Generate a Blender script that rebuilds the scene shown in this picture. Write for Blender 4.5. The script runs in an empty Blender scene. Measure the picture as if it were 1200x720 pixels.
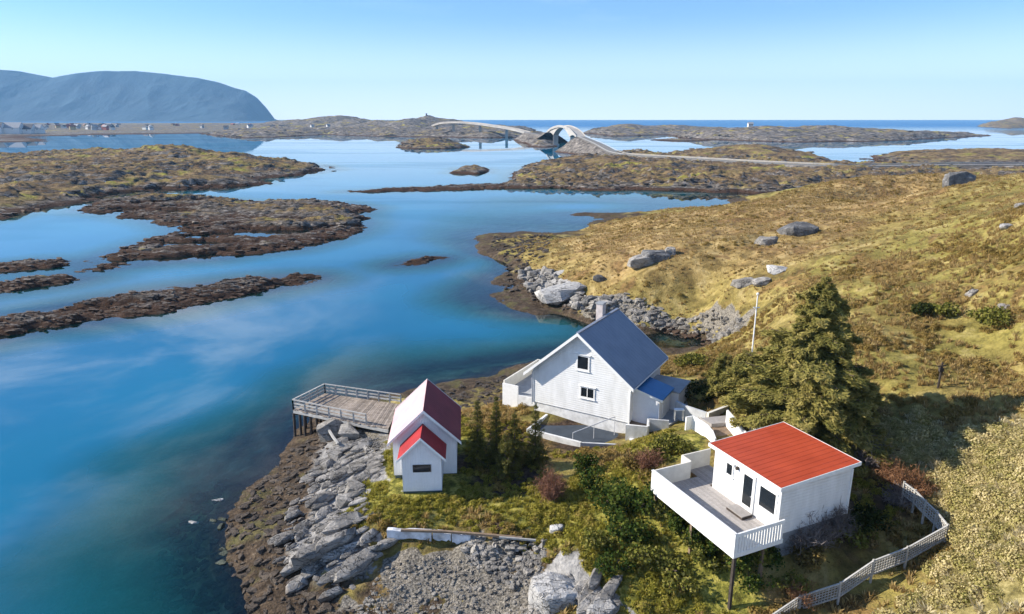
import bpy, bmesh, math, random
import numpy as np
from mathutils import Vector, Matrix, Euler
random.seed(7); RNG = np.random.default_rng(7)
S = bpy.context.scene
PI = math.pi
# ------------------------------------------------------------------ camera
CAM_H = 25.0; FPX = 800.0; PITCH = math.atan(221/800)
cd = bpy.data.cameras.new("camera"); cam = bpy.data.objects.new("camera", cd); S.collection.objects.link(cam)
cd.sensor_width = 36; cd.lens = 24; cd.clip_start = .5; cd.clip_end = 90000
cam.location = (0, 0, CAM_H); cam.rotation_euler = (PI/2 - PITCH, 0, 0); S.camera = cam
S.render.resolution_x = 1024; S.render.resolution_y = 614
# ------------------------------------------------------------------ light
SUN_EL = math.radians(29); SUN_AHEAD = math.radians(7)
sunv = Vector((-math.cos(SUN_AHEAD)*math.cos(SUN_EL), math.sin(SUN_AHEAD)*math.cos(SUN_EL), math.sin(SUN_EL)))
sd = bpy.data.lights.new("sun", 'SUN'); sd.energy = 5.0; sd.angle = math.radians(.5); sd.color = (1, .92, .80)
so = bpy.data.objects.new("sun", sd); S.collection.objects.link(so); so.rotation_euler = sunv.to_track_quat('Z', 'Y').to_euler()
S.view_settings.view_transform = 'Standard'; S.view_settings.look = 'None'
S.view_settings.exposure = 0.88; S.view_settings.gamma = 1
W = bpy.data.worlds.new("World"); S.world = W; W.use_nodes = True
wn = W.node_tree; wn.nodes.clear()
def N(nt, t, **k):
    n = nt.nodes.new(t)
    for a, b in k.items():
        if a == 'ins':
            for q, v in b.items(): n.inputs[q].default_value = v
        else: setattr(n, a, b)
    return n
def L(nt, a, b): nt.links.new(a, b)
def ramp(nt, fac, stops, interp='LINEAR'):
    r = N(nt, 'ShaderNodeValToRGB'); r.color_ramp.interpolation = interp
    e = r.color_ramp.elements
    while len(e) < len(stops): e.new(.5)
    for i, (p, c) in enumerate(stops):
        e[i].position = p; e[i].color = (c[0], c[1], c[2], 1) if hasattr(c, '__len__') else (c, c, c, 1)
    if fac is not None: L(nt, fac, r.inputs[0])
    return r.outputs[0]
def math_(nt, op, a, b=None, c=None, clamp=False):
    m = N(nt, 'ShaderNodeMath', operation=op, use_clamp=clamp)
    for i, v in enumerate((a, b, c)):
        if v is None: continue
        if isinstance(v, (int, float)): m.inputs[i].default_value = v
        else: L(nt, v, m.inputs[i])
    return m.outputs[0]
def mixc(nt, f, a, b, blend='MIX'):
    m = N(nt, 'ShaderNodeMix', data_type='RGBA', blend_type=blend)
    for s, v in ((m.inputs[0], f), (m.inputs[6], a), (m.inputs[7], b)):
        if isinstance(v, (int, float)): s.default_value = v
        elif isinstance(v, (tuple, list)): s.default_value = (*v[:3], 1)
        else: L(nt, v, s)
    return m.outputs[2]
def sstep(nt, v, a, b):
    m = N(nt, 'ShaderNodeMapRange', interpolation_type='SMOOTHSTEP')
    L(nt, v, m.inputs[0]); m.inputs[1].default_value = a; m.inputs[2].default_value = b
    return m.outputs[0]
sky = N(wn, 'ShaderNodeTexSky', sky_type='NISHITA'); sky.sun_disc = False
sky.sun_elevation = SUN_EL; sky.sun_rotation = math.atan2(sunv.x, sunv.y); sky.air_density = 1.0; sky.dust_density = .0; sky.ozone_density = 4.5; sky.altitude = 0
tc = N(wn, 'ShaderNodeTexCoord'); sx = N(wn, 'ShaderNodeSeparateXYZ'); L(wn, tc.outputs['Generated'], sx.inputs[0])
zc = math_(wn, 'MAXIMUM', sx.outputs[2], .03)
cx = math_(wn, 'DIVIDE', sx.outputs[0], zc); cy = math_(wn, 'DIVIDE', sx.outputs[1], zc)
cb = N(wn, 'ShaderNodeCombineXYZ'); L(wn, cx, cb.inputs[0]); L(wn, cy, cb.inputs[1])
cn = N(wn, 'ShaderNodeTexNoise', ins={'Scale': .75, 'Detail': 9, 'Roughness': .6, 'Distortion': .7}); L(wn, cb.outputs[0], cn.inputs['Vector'])
cn2 = N(wn, 'ShaderNodeTexNoise', ins={'Scale': .22, 'Detail': 2}); L(wn, cb.outputs[0], cn2.inputs['Vector'])
cm = math_(wn, 'MULTIPLY', sstep(wn, cn.outputs[0], .48, .74), sstep(wn, cn2.outputs[0], .38, .6))
cm = math_(wn, 'MULTIPLY', cm, sstep(wn, sx.outputs[2], .10, .3))
vd = N(wn, 'ShaderNodeVectorMath', operation='DOT_PRODUCT'); L(wn, tc.outputs['Generated'], vd.inputs[0]); vd.inputs[1].default_value = (-.60, .72, .35)
bank = math_(wn, 'MULTIPLY', sstep(wn, vd.outputs['Value'], .86, .985), sstep(wn, cn.outputs[0], .40, .62))
bank = math_(wn, 'MULTIPLY', bank, sstep(wn, sx.outputs[2], .17, .27))
bank = math_(wn, 'MULTIPLY', bank, sstep(wn, sx.outputs[2], .62, .40))
cm = math_(wn, 'MAXIMUM', math_(wn, 'MULTIPLY', cm, .5), math_(wn, 'MULTIPLY', bank, .5))
skyc = mixc(wn, 1.0, sky.outputs[0], (.76, .89, 1.05), 'MULTIPLY')
lp = mixc(wn, cm, skyc, (15, 15.2, 15.8))
# thin milky veil low over the sea
veil = math_(wn, 'MULTIPLY', sstep(wn, sx.outputs[2], .14, -.02), .70)
lp = mixc(wn, veil, lp, (10.3, 10.7, 12.0))
bg = N(wn, 'ShaderNodeBackground'); bg.inputs[1].default_value = .10; L(wn, lp, bg.inputs[0])
wo = N(wn, 'ShaderNodeOutputWorld'); L(wn, bg.outputs[0], wo.inputs[0])

# ------------------------------------------------------------------ geometry of the place
cp_, sp_ = math.cos(PITCH), math.sin(PITCH)
def P(x, y, z=0.0):
    """point of the place at height z on the sight line of a photo pixel (survey helper)"""
    u = (x-600)/FPX; v = -(y-360)/FPX
    d = np.array([u, cp_+v*sp_, -sp_+v*cp_]); t = (z-CAM_H)/d[2]
    return np.array([0, 0, CAM_H])+d*t
def zat(px_y, dist):
    """height seen at photo row px_y at ground distance dist (ahead)"""
    return CAM_H-dist*math.tan(PITCH+math.atan((px_y-360)/FPX))
def at_dist(px, dist): return (px-600)/830.0*dist
_perm = np.random.default_rng(3).random((256, 256))
def vnoise(x, y, seed=0):
    x = np.asarray(x, float)+seed*37.17; y = np.asarray(y, float)+seed*11.73
    xi = np.floor(x).astype(int); yi = np.floor(y).astype(int); fx = x-xi; fy = y-yi
    fx = fx*fx*fx*(fx*(fx*6-15)+10); fy = fy*fy*fy*(fy*(fy*6-15)+10)
    g = lambda a, b: _perm[a & 255, b & 255]
    return ((g(xi, yi)*(1-fx)+g(xi+1, yi)*fx)*(1-fy)+(g(xi, yi+1)*(1-fx)+g(xi+1, yi+1)*fx)*fy)*2-1
def fbm(x, y, s=1.0, o=4, seed=0, rough=.5):
    r = 0; a = 1; t = 0
    for i in range(o):
        c, sn = math.cos(i*1.1), math.sin(i*1.1)
        r = r+a*vnoise((x*c-y*sn)/s, (x*sn+y*c)/s, seed+i); t += a; a *= rough; s /= 2.03
    return r/t
def ridged(x, y, s=1.0, o=4, seed=0):
    r = 0; a = 1; t = 0
    for i in range(o):
        c, sn = math.cos(i*.9), math.sin(i*.9)
        r = r+a*(1-2*np.abs(vnoise((x*c-y*sn)/s, (x*sn+y*c)/s, seed+i))); t += a; a *= .5; s /= 2.1
    return r/t
def ss(v, a, b):
    t = np.clip((np.asarray(v, float)-a)/(b-a), 0, 1); return t*t*(3-2*t)
SHORE = [(300,740),(292,715),(283,690),(268,665),(260,640),(262,612),(285,585),(308,560),(330,535),(345,515),(358,496),(385,484),(430,470),(470,459),(500,452),(545,446),(590,434),(625,425),(665,416),(705,409),(745,405),(785,406),(815,406),(828,400),(820,398),(790,393),(740,387),(700,381),(670,374),(640,362),(612,350),(592,338),(588,322),(592,306),(580,297),(562,291)]
CTRL = [(x, y, 0.0) for x, y in SHORE] + [
 (250,720,-.9),(225,660,-.9),(215,610,-1.0),(150,720,-1.7),(120,620,-2.7),(180,560,-2.0),(265,545,-1.2),(300,500,-2.2),(330,470,-2.5),(60,500,-5.5),(0,600,-4.2),(0,720,-2.8),
 (400,440,-3),(470,430,-3),(540,410,-3.5),(600,400,-2.5),(660,392,-1.8),(720,394,-1.2),(780,398,-.7),(500,350,-6),(560,320,-2.5),(400,380,-7),(550,300,-1.2),
 # weed covered foreshore
 (300,640,.35),(320,690,.4),(345,600,.7),(350,660,.7),(380,705,.6),(372,560,.7),(372,530,.9),(400,500,1.2),(440,480,1.3),(520,462,.7),(575,450,.5),(610,440,.5),
 (400,560,1.6),(395,610,1.3),(440,600,2.0),(430,640,1.5),(400,660,1.1),(460,545,2.2),(430,515,1.7),(467,580,2.3),(520,582,2.3),(545,555,2.5),(540,500,2.4),(455,500,1.8),
 (450,622,1.9),(550,625,2.1),(610,625,2.3),(455,648,.9),(540,648,.95),(620,655,1.1),(500,690,.8),(580,700,.9),(440,700,.6),(520,735,.6),(610,720,1.0),
 (500,605,2.2),(600,590,2.4),(580,550,2.5),(620,530,2.5),(560,480,1.3),(590,468,1.1),(600,500,2.3),(640,520,2.3),(700,518,2.3),(660,508,2.3),(735,512,2.5),(640,470,2.9),(700,450,3.0),(760,450,3.1),(780,430,2.4),(700,430,2.0),
 (650,700,1.7),(640,660,2.0),(680,680,2.2),(700,730,2.2),(640,610,2.7),(680,640,2.8),(700,600,3.1),(720,560,3.5),(740,540,3.9),(770,520,4.4),(800,508,4.8),(832,503,4.4),(760,590,4.2),(790,578,4.7),(810,600,4.5),(835,622,4.3),(880,632,4.6),(902,642,4.3),(850,670,3.3),(740,660,2.7),(800,660,2.9),(780,720,2.0),(860,715,2.2),(900,660,2.9),(930,645,3.5),
 (995,612,4.7),(950,632,4.5),(920,642,4.0),(960,560,5.0),(900,500,4.9),(850,482,4.6),(800,466,3.5),(785,477,3.2),(770,490,3.1),(810,482,3.6),(835,460,4.6),(1050,600,4.7),(1030,560,5.2),(1060,560,5.3),(1040,650,3.6),(960,690,2.8),(1000,735,2.6),(1100,632,4.2),(1090,590,4.8),
 (930,520,5.4),(960,500,5.8),(900,460,5.2),(860,430,4.2),(830,425,2.6),(820,440,3.2),(850,405,2.4),(880,400,4.2),
 (1090,690,4.1),(1060,735,3.6),(1150,720,5.0),(1120,660,5.0),(1170,650,6.2),(1145,590,6.3),(1200,600,7.4),(1200,700,6.2),(1130,545,6.3),(1200,545,8.0),(1260,640,8.2),(1260,500,9.2),
 (1060,520,6.2),(1120,505,7.0),(1200,500,8.2),(1020,480,6.6),(1080,478,7.6),(1200,478,8.6),(1030,450,7.6),(1100,440,8.3),(1200,445,9.0),(1000,420,8.0),(1080,410,8.7),(1200,405,10.0),
 (1000,370,9.0),(1100,360,10.2),(1200,355,11.8),(1000,320,9.9),(1100,310,11.6),(1200,300,14.0),(1050,275,11.3),(1120,260,13.4),(1200,250,16.2),(1050,252,11.2),(1100,235,13.2),(1150,216,15.0),(1200,207,16.0),(1270,207,16.4),(1270,260,17),(1270,350,13.5),(1270,430,10.6),
 (660,352,.7),(700,356,1.6),(760,362,1.9),(820,369,2.0),(700,368,1.1),(760,376,1.2),(820,383,1.3),(620,330,.8),(640,342,1.1),(620,310,1.1),(650,320,2.4),(700,345,2.0),(760,352,2.6),(830,358,2.9),(870,378,3.2),
 (700,320,4.2),(760,335,4.4),(850,345,5.2),(920,380,6.4),(920,350,7.2),(900,310,7.6),(800,305,6.8),(730,295,5.6),(680,300,4.2),(655,300,3.0),(850,265,7.8),(770,270,5.2),(705,278,2.8),(935,245,9.0),(960,290,9.2),(1000,245,9.8),(900,250,8.2),(1000,262,10),
 (660,284,1.4),(700,268,1.2),(740,258,2.0),(790,250,3.4),(850,240,4.4),(905,233,5.4),(950,226,6.6),(1000,214,8.2),(1060,206,9.4),(1120,203,10.4),
 # kelp spits
 (575,277,.45),(590,283,.5),(572,290,.3),(566,296,.15),(556,290,-.2),(585,300,.5),(583,330,.35),(585,345,.2),(600,352,.25),(630,366,.3),(610,279,.6),(650,278,.7),(690,277,.6),(610,290,.6),(570,284,0),(600,271,-.8),(680,271,-.8),(560,275,-.9),
 (678,250,.25),(710,251,.5),(750,250,.7),(785,247,.7),(700,262,.3),(735,262,.5),(690,256,-.3),(650,255,-1.5),(660,243,-1.5),(760,240,-.6),(840,236,-.6),(900,228,-.8),(960,221,-.8)]
_pts = np.array([[*P(x, y, z)[:2], z] for x, y, z in CTRL]
  + [(95,170,3),(130,210,1.5),(60,200,-1),(20,200,-4),(180,260,1),(90,260,-1),(30,250,-5),(-40,120,-8),(-60,80,-8),(-40,60,-7),(-40,40,-6),(170,150,12),(150,90,16),(120,60,15),(80,35,12),(60,20,10),(40,16,7),(0,12,-1),(-20,14,-4),(15,14,2),(200,100,14),(200,200,6)])
def _tps_fit(p):
    n = len(p); d2 = ((p[:, None, :2]-p[None, :, :2])**2).sum(-1)/1e4
    K = .5*d2*np.log(d2+1e-9)+np.eye(n)*2e-4
    Q = np.c_[np.ones(n), p[:, :2]/100]; A = np.block([[K, Q], [Q.T, np.zeros((3, 3))]])
    return np.linalg.solve(A, np.r_[p[:, 2], 0, 0, 0])
_w = _tps_fit(_pts)
def base_h(x, y):
    x = np.atleast_1d(np.asarray(x, float)); y = np.atleast_1d(np.asarray(y, float)); sh = x.shape; x = x.ravel(); y = y.ravel()
    out = np.empty(len(x))
    for i in range(0, len(x), 20000):
        X = x[i:i+20000]; Y = y[i:i+20000]
        d2 = ((X[:, None]-_pts[None, :, 0])**2+(Y[:, None]-_pts[None, :, 1])**2)/1e4
        out[i:i+20000] = (.5*d2*np.log(d2+1e-9))@_w[:-3]+_w[-3]+_w[-2]*X/100+_w[-1]*Y/100
    return out.reshape(sh)
PADS = [(-5.7,42.5,6.5),(6.5,50,9.5),(12,33,7),(-12,50,5)]
def near_h(x, y):
    x = np.atleast_1d(np.asarray(x, float)); y = np.atleast_1d(np.asarray(y, float))
    b = base_h(x, y)
    m = 1.0
    for px, py, r in PADS: m = m*ss(np.hypot(x-px, y-py), r*.75, r*1.5)
    land = ss(b, -.3, 1.2)
    wild = ss(y, 60, 110)*.75+ss(x, 22, 34)*.5*(1-ss(y, 60, 110))
    n = fbm(x, y, 9, 4, 5)*.55*wild+fbm(x, y, 3.2, 3, 9)*(.22+.25*wild)+fbm(x, y, 26, 2, 19)*.8*ss(y, 80, 130)
    n = n+np.abs(fbm(x, y, 1.3, 3, 14))*.22+wild*(ridged(x, y, 4.5, 3, 16)*.28+fbm(x, y, 14, 3, 17)*.5)
    sea = (1-ss(b, .6, 2.0))
    n = n+sea*(fbm(x, y, 2.6, 4, 31)*.3+fbm(x, y, .8, 2, 37)*.10)
    return np.clip(b+n*m*(.45+.55*land), -8, 60)
def G(px, py):
    """where the sight line of a photo pixel meets the near ground"""
    u = (px-600)/FPX; v = -(py-360)/FPX
    d = np.array([u, cp_+v*sp_, -sp_+v*cp_]); o = np.array([0, 0, CAM_H])
    t = np.linspace(18, 330, 1500); pts = o+d*t[:, None]
    h = near_h(pts[:, 0], pts[:, 1]); k = np.argmax(pts[:, 2] < h)
    if k == 0: k = 1
    a, b = t[k-1], t[k]
    for _ in range(2):
        tt = np.linspace(a, b, 8); q = o+d*tt[:, None]; hh = near_h(q[:, 0], q[:, 1]); j = max(1, int(np.argmax(q[:, 2] < hh))); a, b = tt[j-1], tt[j]
    q = o+d*b; return Vector((q[0], q[1], float(near_h(q[0], q[1])[0])))
def gz(x, y): return float(near_h(x, y)[0])
def inpoly(x, y, poly):
    r = np.zeros(np.shape(x), bool); n = len(poly)
    for i in range(n):
        x1, y1 = poly[i][:2]; x2, y2 = poly[(i+1) % n][:2]
        c = ((y1 > y) != (y2 > y)) & (x < (x2-x1)*(y-y1)/((y2-y1) or 1e-9)+x1); r ^= c
    return r
def sdist(x, y, poly):
    d = np.full(np.shape(x), 1e9); n = len(poly)
    for i in range(n):
        ax, ay = poly[i][:2]; bx, by = poly[(i+1) % n][:2]; vx, vy = bx-ax, by-ay
        t = np.clip(((x-ax)*vx+(y-ay)*vy)/(vx*vx+vy*vy+1e-9), 0, 1); d = np.minimum(d, np.hypot(x-ax-t*vx, y-ay-t*vy))
    return np.where(inpoly(x, y, poly), d, -d)
def gpoly(px): return [tuple(G(a, b))[:2] for a, b in px]

# ------------------------------------------------------------------ object helpers
COL = S.collection
def tag(o, label=None, cat=None, group=None, kind=None):
    if label: o['label'] = label
    if cat: o['category'] = cat
    if group: o['group'] = group
    if kind: o['kind'] = kind
    return o
def mesh_np(name, v, f, mat, smooth=False, attrs=None):
    """v (n,3), f (m,k) array (k = 3 or 4) -> mesh"""
    me = bpy.data.meshes.new(name); v = np.asarray(v, np.float32); f = np.asarray(f, np.int32)
    me.vertices.add(len(v)); me.vertices.foreach_set('co', v.ravel())
    k = f.shape[1]; me.loops.add(f.size); me.loops.foreach_set('vertex_index', f.ravel())
    me.polygons.add(len(f)); me.polygons.foreach_set('loop_start', np.arange(0, f.size, k, dtype=np.int32))
    me.polygons.foreach_set('loop_total', np.full(len(f), k, np.int32))
    me.polygons.foreach_set('use_smooth', np.full(len(f), smooth, bool))
    for an, av in (attrs or {}).items():
        if av.ndim == 2:
            a = me.color_attributes.new(an, 'FLOAT_COLOR', 'POINT'); a.data.foreach_set('color', np.c_[av, np.ones(len(av))].astype(np.float32).ravel() if av.shape[1] == 3 else av.astype(np.float32).ravel())
        else:
            a = me.attributes.new(an, 'FLOAT', 'POINT'); a.data.foreach_set('value', av.astype(np.float32))
    me.update(calc_edges=True); me.validate()
    if mat: me.materials.append(mat)
    return me
def link(name, me, parent=None, loc=None, rotz=None, scale=None):
    o = bpy.data.objects.new(name, me); COL.objects.link(o)
    if parent: o.parent = parent
    if loc is not None: o.location = loc
    if rotz is not None: o.rotation_euler = (0, 0, rotz)
    if scale is not None: o.scale = scale
    return o
def thing(name, label, cat, loc=(0, 0, 0), rotz=0, group=None):
    o = bpy.data.objects.new(name, None); COL.objects.link(o); o.location = loc; o.rotation_euler = (0, 0, rotz)
    o.empty_display_size = .3
    return tag(o, label, cat, group)
def bx(bm, x0, x1, y0, y1, z0, z1):
    vs = [bm.verts.new((x, y, z)) for z in (z0, z1) for x, y in ((x0, y0), (x1, y0), (x1, y1), (x0, y1))]
    for f in ((3, 2, 1, 0), (4, 5, 6, 7), (0, 1, 5, 4), (1, 2, 6, 5), (2, 3, 7, 6), (3, 0, 4, 7)): bm.faces.new([vs[i] for i in f])
def beam(bm, a, b, w, h=None, up=(0, 0, 1)):
    a = Vector(a); b = Vector(b); h = h or w; d = (b-a).normalized(); s = d.cross(Vector(up))
    if s.length < 1e-3: s = d.cross(Vector((1, 0, 0)))
    s.normalize(); t = s.cross(d)
    vs = [bm.verts.new(q+s*i*w/2+t*j*h/2) for q in (a, b) for i, j in ((-1, -1), (1, -1), (1, 1), (-1, 1))]
    for f in ((3, 2, 1, 0), (4, 5, 6, 7), (0, 1, 5, 4), (1, 2, 6, 5), (2, 3, 7, 6), (3, 0, 4, 7)): bm.faces.new([vs[i] for i in f])
def extr(bm, pts, off):
    """closed prism from a polygon (3-D points) swept by off"""
    a = [bm.verts.new(p) for p in pts]; b = [bm.verts.new(Vector(p)+Vector(off)) for p in pts]; n = len(pts)
    bm.faces.new(a[::-1]); bm.faces.new(b)
    for i in range(n): bm.faces.new((a[i], a[(i+1) % n], b[(i+1) % n], b[i]))
def tube(bm, pts, r, seg=6, r2=None):
    rings = []; n = len(pts); pts = [Vector(p) for p in pts]
    for i, p in enumerate(pts):
        d = (pts[min(i+1, n-1)]-pts[max(i-1, 0)]).normalized(); s = d.cross(Vector((0, 0, 1)))
        if s.length < 1e-3: s = Vector((1, 0, 0))
        s.normalize(); t = s.cross(d); rr = r+((r2 if r2 is not None else r)-r)*i/max(1, n-1)
        rings.append([bm.verts.new(p+(s*math.cos(2*PI*k/seg)+t*math.sin(2*PI*k/seg))*rr) for k in range(seg)])
    for i in range(n-1):
        for k in range(seg): bm.faces.new((rings[i][k], rings[i][(k+1) % seg], rings[i+1][(k+1) % seg], rings[i+1][k]))
    bm.faces.new(rings[0][::-1]); bm.faces.new(rings[-1])
def done(name, bm, mat, parent=None, smooth=False, bevel=0):
    if bevel: bmesh.ops.bevel(bm, geom=list(bm.edges), offset=bevel, segments=1, affect='EDGES', clamp_overlap=True)
    bmesh.ops.recalc_face_normals(bm, faces=bm.faces)
    me = bpy.data.meshes.new(name); bm.to_mesh(me); bm.free()
    if smooth:
        for p in me.polygons: p.use_smooth = True
    me.materials.append(mat); o = bpy.data.objects.new(name, me); COL.objects.link(o)
    if parent: o.parent = parent
    return o
def box(name, mat, parent, *a, bevel=0):
    bm = bmesh.new(); bx(bm, *a); return done(name, bm, mat, parent, bevel=bevel)
def bar(name, mat, parent, a, b, w, h=None):
    bm = bmesh.new(); beam(bm, a, b, w, h); return done(name, bm, mat, parent)

# ------------------------------------------------------------------ materials
def newmat(name):
    m = bpy.data.materials.new(name); m.use_nodes = True; nt = m.node_tree; nt.nodes.clear()
    o = N(nt, 'ShaderNodeOutputMaterial'); b = N(nt, 'ShaderNodeBsdfPrincipled'); L(nt, b.outputs[0], o.inputs[0]); return m, nt, b
def noise(nt, vec, sc, det=4, rough=.55, dist=0, stretch=None):
    n = N(nt, 'ShaderNodeTexNoise', ins={'Scale': sc, 'Detail': det, 'Roughness': rough, 'Distortion': dist})
    if stretch:
        mp = N(nt, 'ShaderNodeMapping'); mp.inputs['Scale'].default_value = stretch; L(nt, vec, mp.inputs[0]); vec = mp.outputs[0]
    L(nt, vec, n.inputs['Vector']); return n.outputs[0]
def bump(nt, b, h, s=.5, d=.1):
    n = N(nt, 'ShaderNodeBump'); n.inputs['Strength'].default_value = s; n.inputs['Distance'].default_value = d
    L(nt, h, n.inputs['Height']); L(nt, n.outputs[0], b.inputs['Normal']); return n
def simple(name, c1, c2=None, sc=3, rough=.7, bs=.2, bd=.02, obj=True, stretch=None, boards=None, spec=.3, objrand=0):
    m, nt, b = newmat(name); t = N(nt, 'ShaderNodeTexCoord'); v = t.outputs['Object' if obj else 'Generated']
    n = noise(nt, v, sc, 5, .6, 0, stretch); c2 = c2 or tuple(x*.8 for x in c1)
    col = ramp(nt, n, [(.3, c2), (.7, c1)])
    if objrand:
        oi = N(nt, 'ShaderNodeObjectInfo'); col = mixc(nt, 1, col, ramp(nt, oi.outputs['Random'], [(0, 1-objrand), (1, 1+objrand*.3)]), 'MULTIPLY')
    L(nt, col, b.inputs['Base Color']); b.inputs['Roughness'].default_value = rough; b.inputs['Specular IOR Level'].default_value = spec
    if boards:
        sp = N(nt, 'ShaderNodeSeparateXYZ'); L(nt, v, sp.inputs[0]); ax, per = boards
        fr = math_(nt, 'FRACT', math_(nt, 'DIVIDE', sp.outputs[ax], per))
        g = ramp(nt, fr, [(0, 0), (.1, 1), (1, .55)])
        h = math_(nt, 'ADD', g, math_(nt, 'MULTIPLY', n, .3)); bump(nt, b, h, .8, .03)
    else: bump(nt, b, n, bs, bd)
    return m
M = {}
M['white_clad'] = simple('white_cladding', (.82, .82, .81), (.66, .66, .64), 1.1, .55, stretch=(1.6, 1.6, .45), boards=(2, .17))
M['white_clad_v'] = simple('white_vertical_cladding', (.80, .80, .81), (.71, .71, .72), 1.2, .55, boards=(0, .16))
M['white'] = simple('white_paint', (.82, .82, .80), (.72, .71, .68), 4, .5)
M['cream'] = simple('cream_paint', (.74, .71, .62), (.62, .58, .50), 2.5, .6)
M['grey_wash'] = simple('weathered_white', (.58, .59, .60), (.36, .37, .38), 1.6, .8)
M['plaster'] = simple('whitewashed_concrete', (.76, .76, .75), (.5, .5, .49), 2.2, .85, .5, .04)
M['concrete'] = simple('concrete', (.36, .37, .38), (.24, .25, .26), 1.5, .9, .4, .03)
M['wallstone'] = simple('flaking_white_plaster', (.74, .76, .80), (.30, .30, .30), 1.4, .9, .6, .05)
M['slate'] = simple('slate_blue_roofing', (.20, .225, .28), (.155, .175, .225), .8, .42, boards=(1, .42), spec=.5)
M['blue'] = simple('bright_blue_roofing', (.015, .15, .36), (.01, .11, .28), 1.5, .4, boards=(1, .3), spec=.5)
M['red'] = simple('red_roofing', (.42, .068, .028), (.33, .05, .02), .9, .5, boards=(1, .35), spec=.15)
M['redtin'] = simple('red_corrugated_roofing', (.36, .032, .034), (.27, .026, .028), 1.2, .55, boards=(1, .2), spec=.15)
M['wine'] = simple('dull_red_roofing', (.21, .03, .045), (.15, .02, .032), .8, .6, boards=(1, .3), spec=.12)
M['pink'] = simple('pale_pink_roofing', (.60, .41, .42), (.47, .30, .31), .7, .5, boards=(1, .3))  # seaward boathouse slope, paler and pinker than the inland one
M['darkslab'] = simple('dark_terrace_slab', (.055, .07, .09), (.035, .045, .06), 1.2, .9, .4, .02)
M['pebble'] = None
M['foot'] = simple('green_grey_plinth', (.10, .13, .12), (.05, .07, .065), 2, .9, .5, .04)
M['deckwood'] = simple('pale_decking', (.42, .39, .37), (.32, .30, .28), 5, .8, objrand=.25)
M['brownwood'] = simple('brown_boards', (.26, .19, .13), (.17, .12, .08), 4, .85, objrand=.2)
M['pierwood'] = simple('weathered_pier_planks', (.42, .35, .29), (.22, .18, .14), 3.5, .9, .5, .02, objrand=.35)
M['greywood'] = simple('silvered_wood', (.50, .49, .46), (.32, .31, .29), 5, .85, .4, .02, objrand=.2)
M['darkwood'] = simple('dark_wet_timber', (.07, .055, .045), (.03, .024, .02), 4, .8)
M['lattice'] = simple('greyed_lattice', (.46, .44, .40), (.27, .255, .23), 5, .85)
M['asphalt'] = simple('asphalt', (.22, .21, .195), (.17, .165, .155), .4, .9, obj=True)
M['bridge'] = simple('pale_concrete', (.40, .385, .36), (.28, .265, .245), .08, .9)
M['chimney'] = simple('rendered_chimney', (.60, .53, .50), (.42, .36, .33), 3, .9, .5, .03)
M['bark'] = simple('bark', (.13, .09, .065), (.06, .045, .035), 6, .95, .8, .05)
M['metal'] = simple('galvanised_metal', (.55, .56, .58), (.45, .46, .48), 8, .4)
def glassmat():
    m, nt, b = newmat('window_glass'); b.inputs['Base Color'].default_value = (.012, .016, .02, 1); b.inputs['Roughness'].default_value = .08
    b.inputs['Specular IOR Level'].default_value = .6; return m
M['glass'] = glassmat()
def foliage(name, cols, rnd_obj=True, trans=.25):
    """leaf colour varies leaf clump by leaf clump (attribute 'tone')"""
    m, nt, b = newmat(name); nt.nodes.remove(b)
    a = N(nt, 'ShaderNodeAttribute', attribute_name='tone'); f = a.outputs['Fac']
    if rnd_obj:
        oi = N(nt, 'ShaderNodeObjectInfo'); f = math_(nt, 'ADD', math_(nt, 'MULTIPLY', f, .5), math_(nt, 'MULTIPLY', oi.outputs['Random'], .5))
    c = ramp(nt, f, [(i/(len(cols)-1), k) for i, k in enumerate(cols)])
    d = N(nt, 'ShaderNodeBsdfDiffuse'); t = N(nt, 'ShaderNodeBsdfTranslucent'); mx = N(nt, 'ShaderNodeMixShader'); mx.inputs[0].default_value = trans
    L(nt, c, d.inputs[0]); L(nt, c, t.inputs[0]); L(nt, d.outputs[0], mx.inputs[1]); L(nt, t.outputs[0], mx.inputs[2])
    L(nt, mx.outputs[0], [n for n in nt.nodes if n.type == 'OUTPUT_MATERIAL'][0].inputs[0]); return m
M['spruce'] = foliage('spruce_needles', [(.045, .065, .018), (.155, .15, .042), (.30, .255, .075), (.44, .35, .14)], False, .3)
M['juniper'] = foliage('dark_needles', [(.04, .05, .016), (.12, .115, .032), (.24, .20, .06)], False, .3)
M['pine'] = foliage('dark_green_leaves', [(.018, .036, .010), (.05, .08, .018), (.14, .155, .032)], False, .3)
M['olive'] = foliage('olive_leaves', [(.06, .07, .015), (.15, .15, .03), (.26, .23, .07)], False)
M['tuft'] = foliage('grass_golden', [(.26, .175, .065), (.38, .26, .10), (.50, .37, .17), (.30, .26, .08)], True, .45)
M['tuftg'] = foliage('grass_green', [(.11, .11, .018), (.25, .23, .035), (.37, .32, .07), (.36, .25, .09)], True, .4)
M['heath'] = foliage('heath_clump', [(.12, .095, .028), (.24, .17, .05), (.34, .23, .08), (.18, .17, .04)], True, .35)
M['scrub'] = foliage('pale_scrub', [(.20, .20, .05), (.38, .33, .12), (.54, .45, .22), (.66, .56, .33)], True, .35)
M['rusttwig'] = foliage('russet_twigs', [(.16, .08, .05), (.30, .16, .11)], False)
M['redtwig'] = foliage('reddish_twigs', [(.20, .10, .05), (.36, .20, .11)], False)
M['greytwig'] = foliage('grey_twigs', [(.13, .11, .10), (.27, .23, .21)], False)
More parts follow.
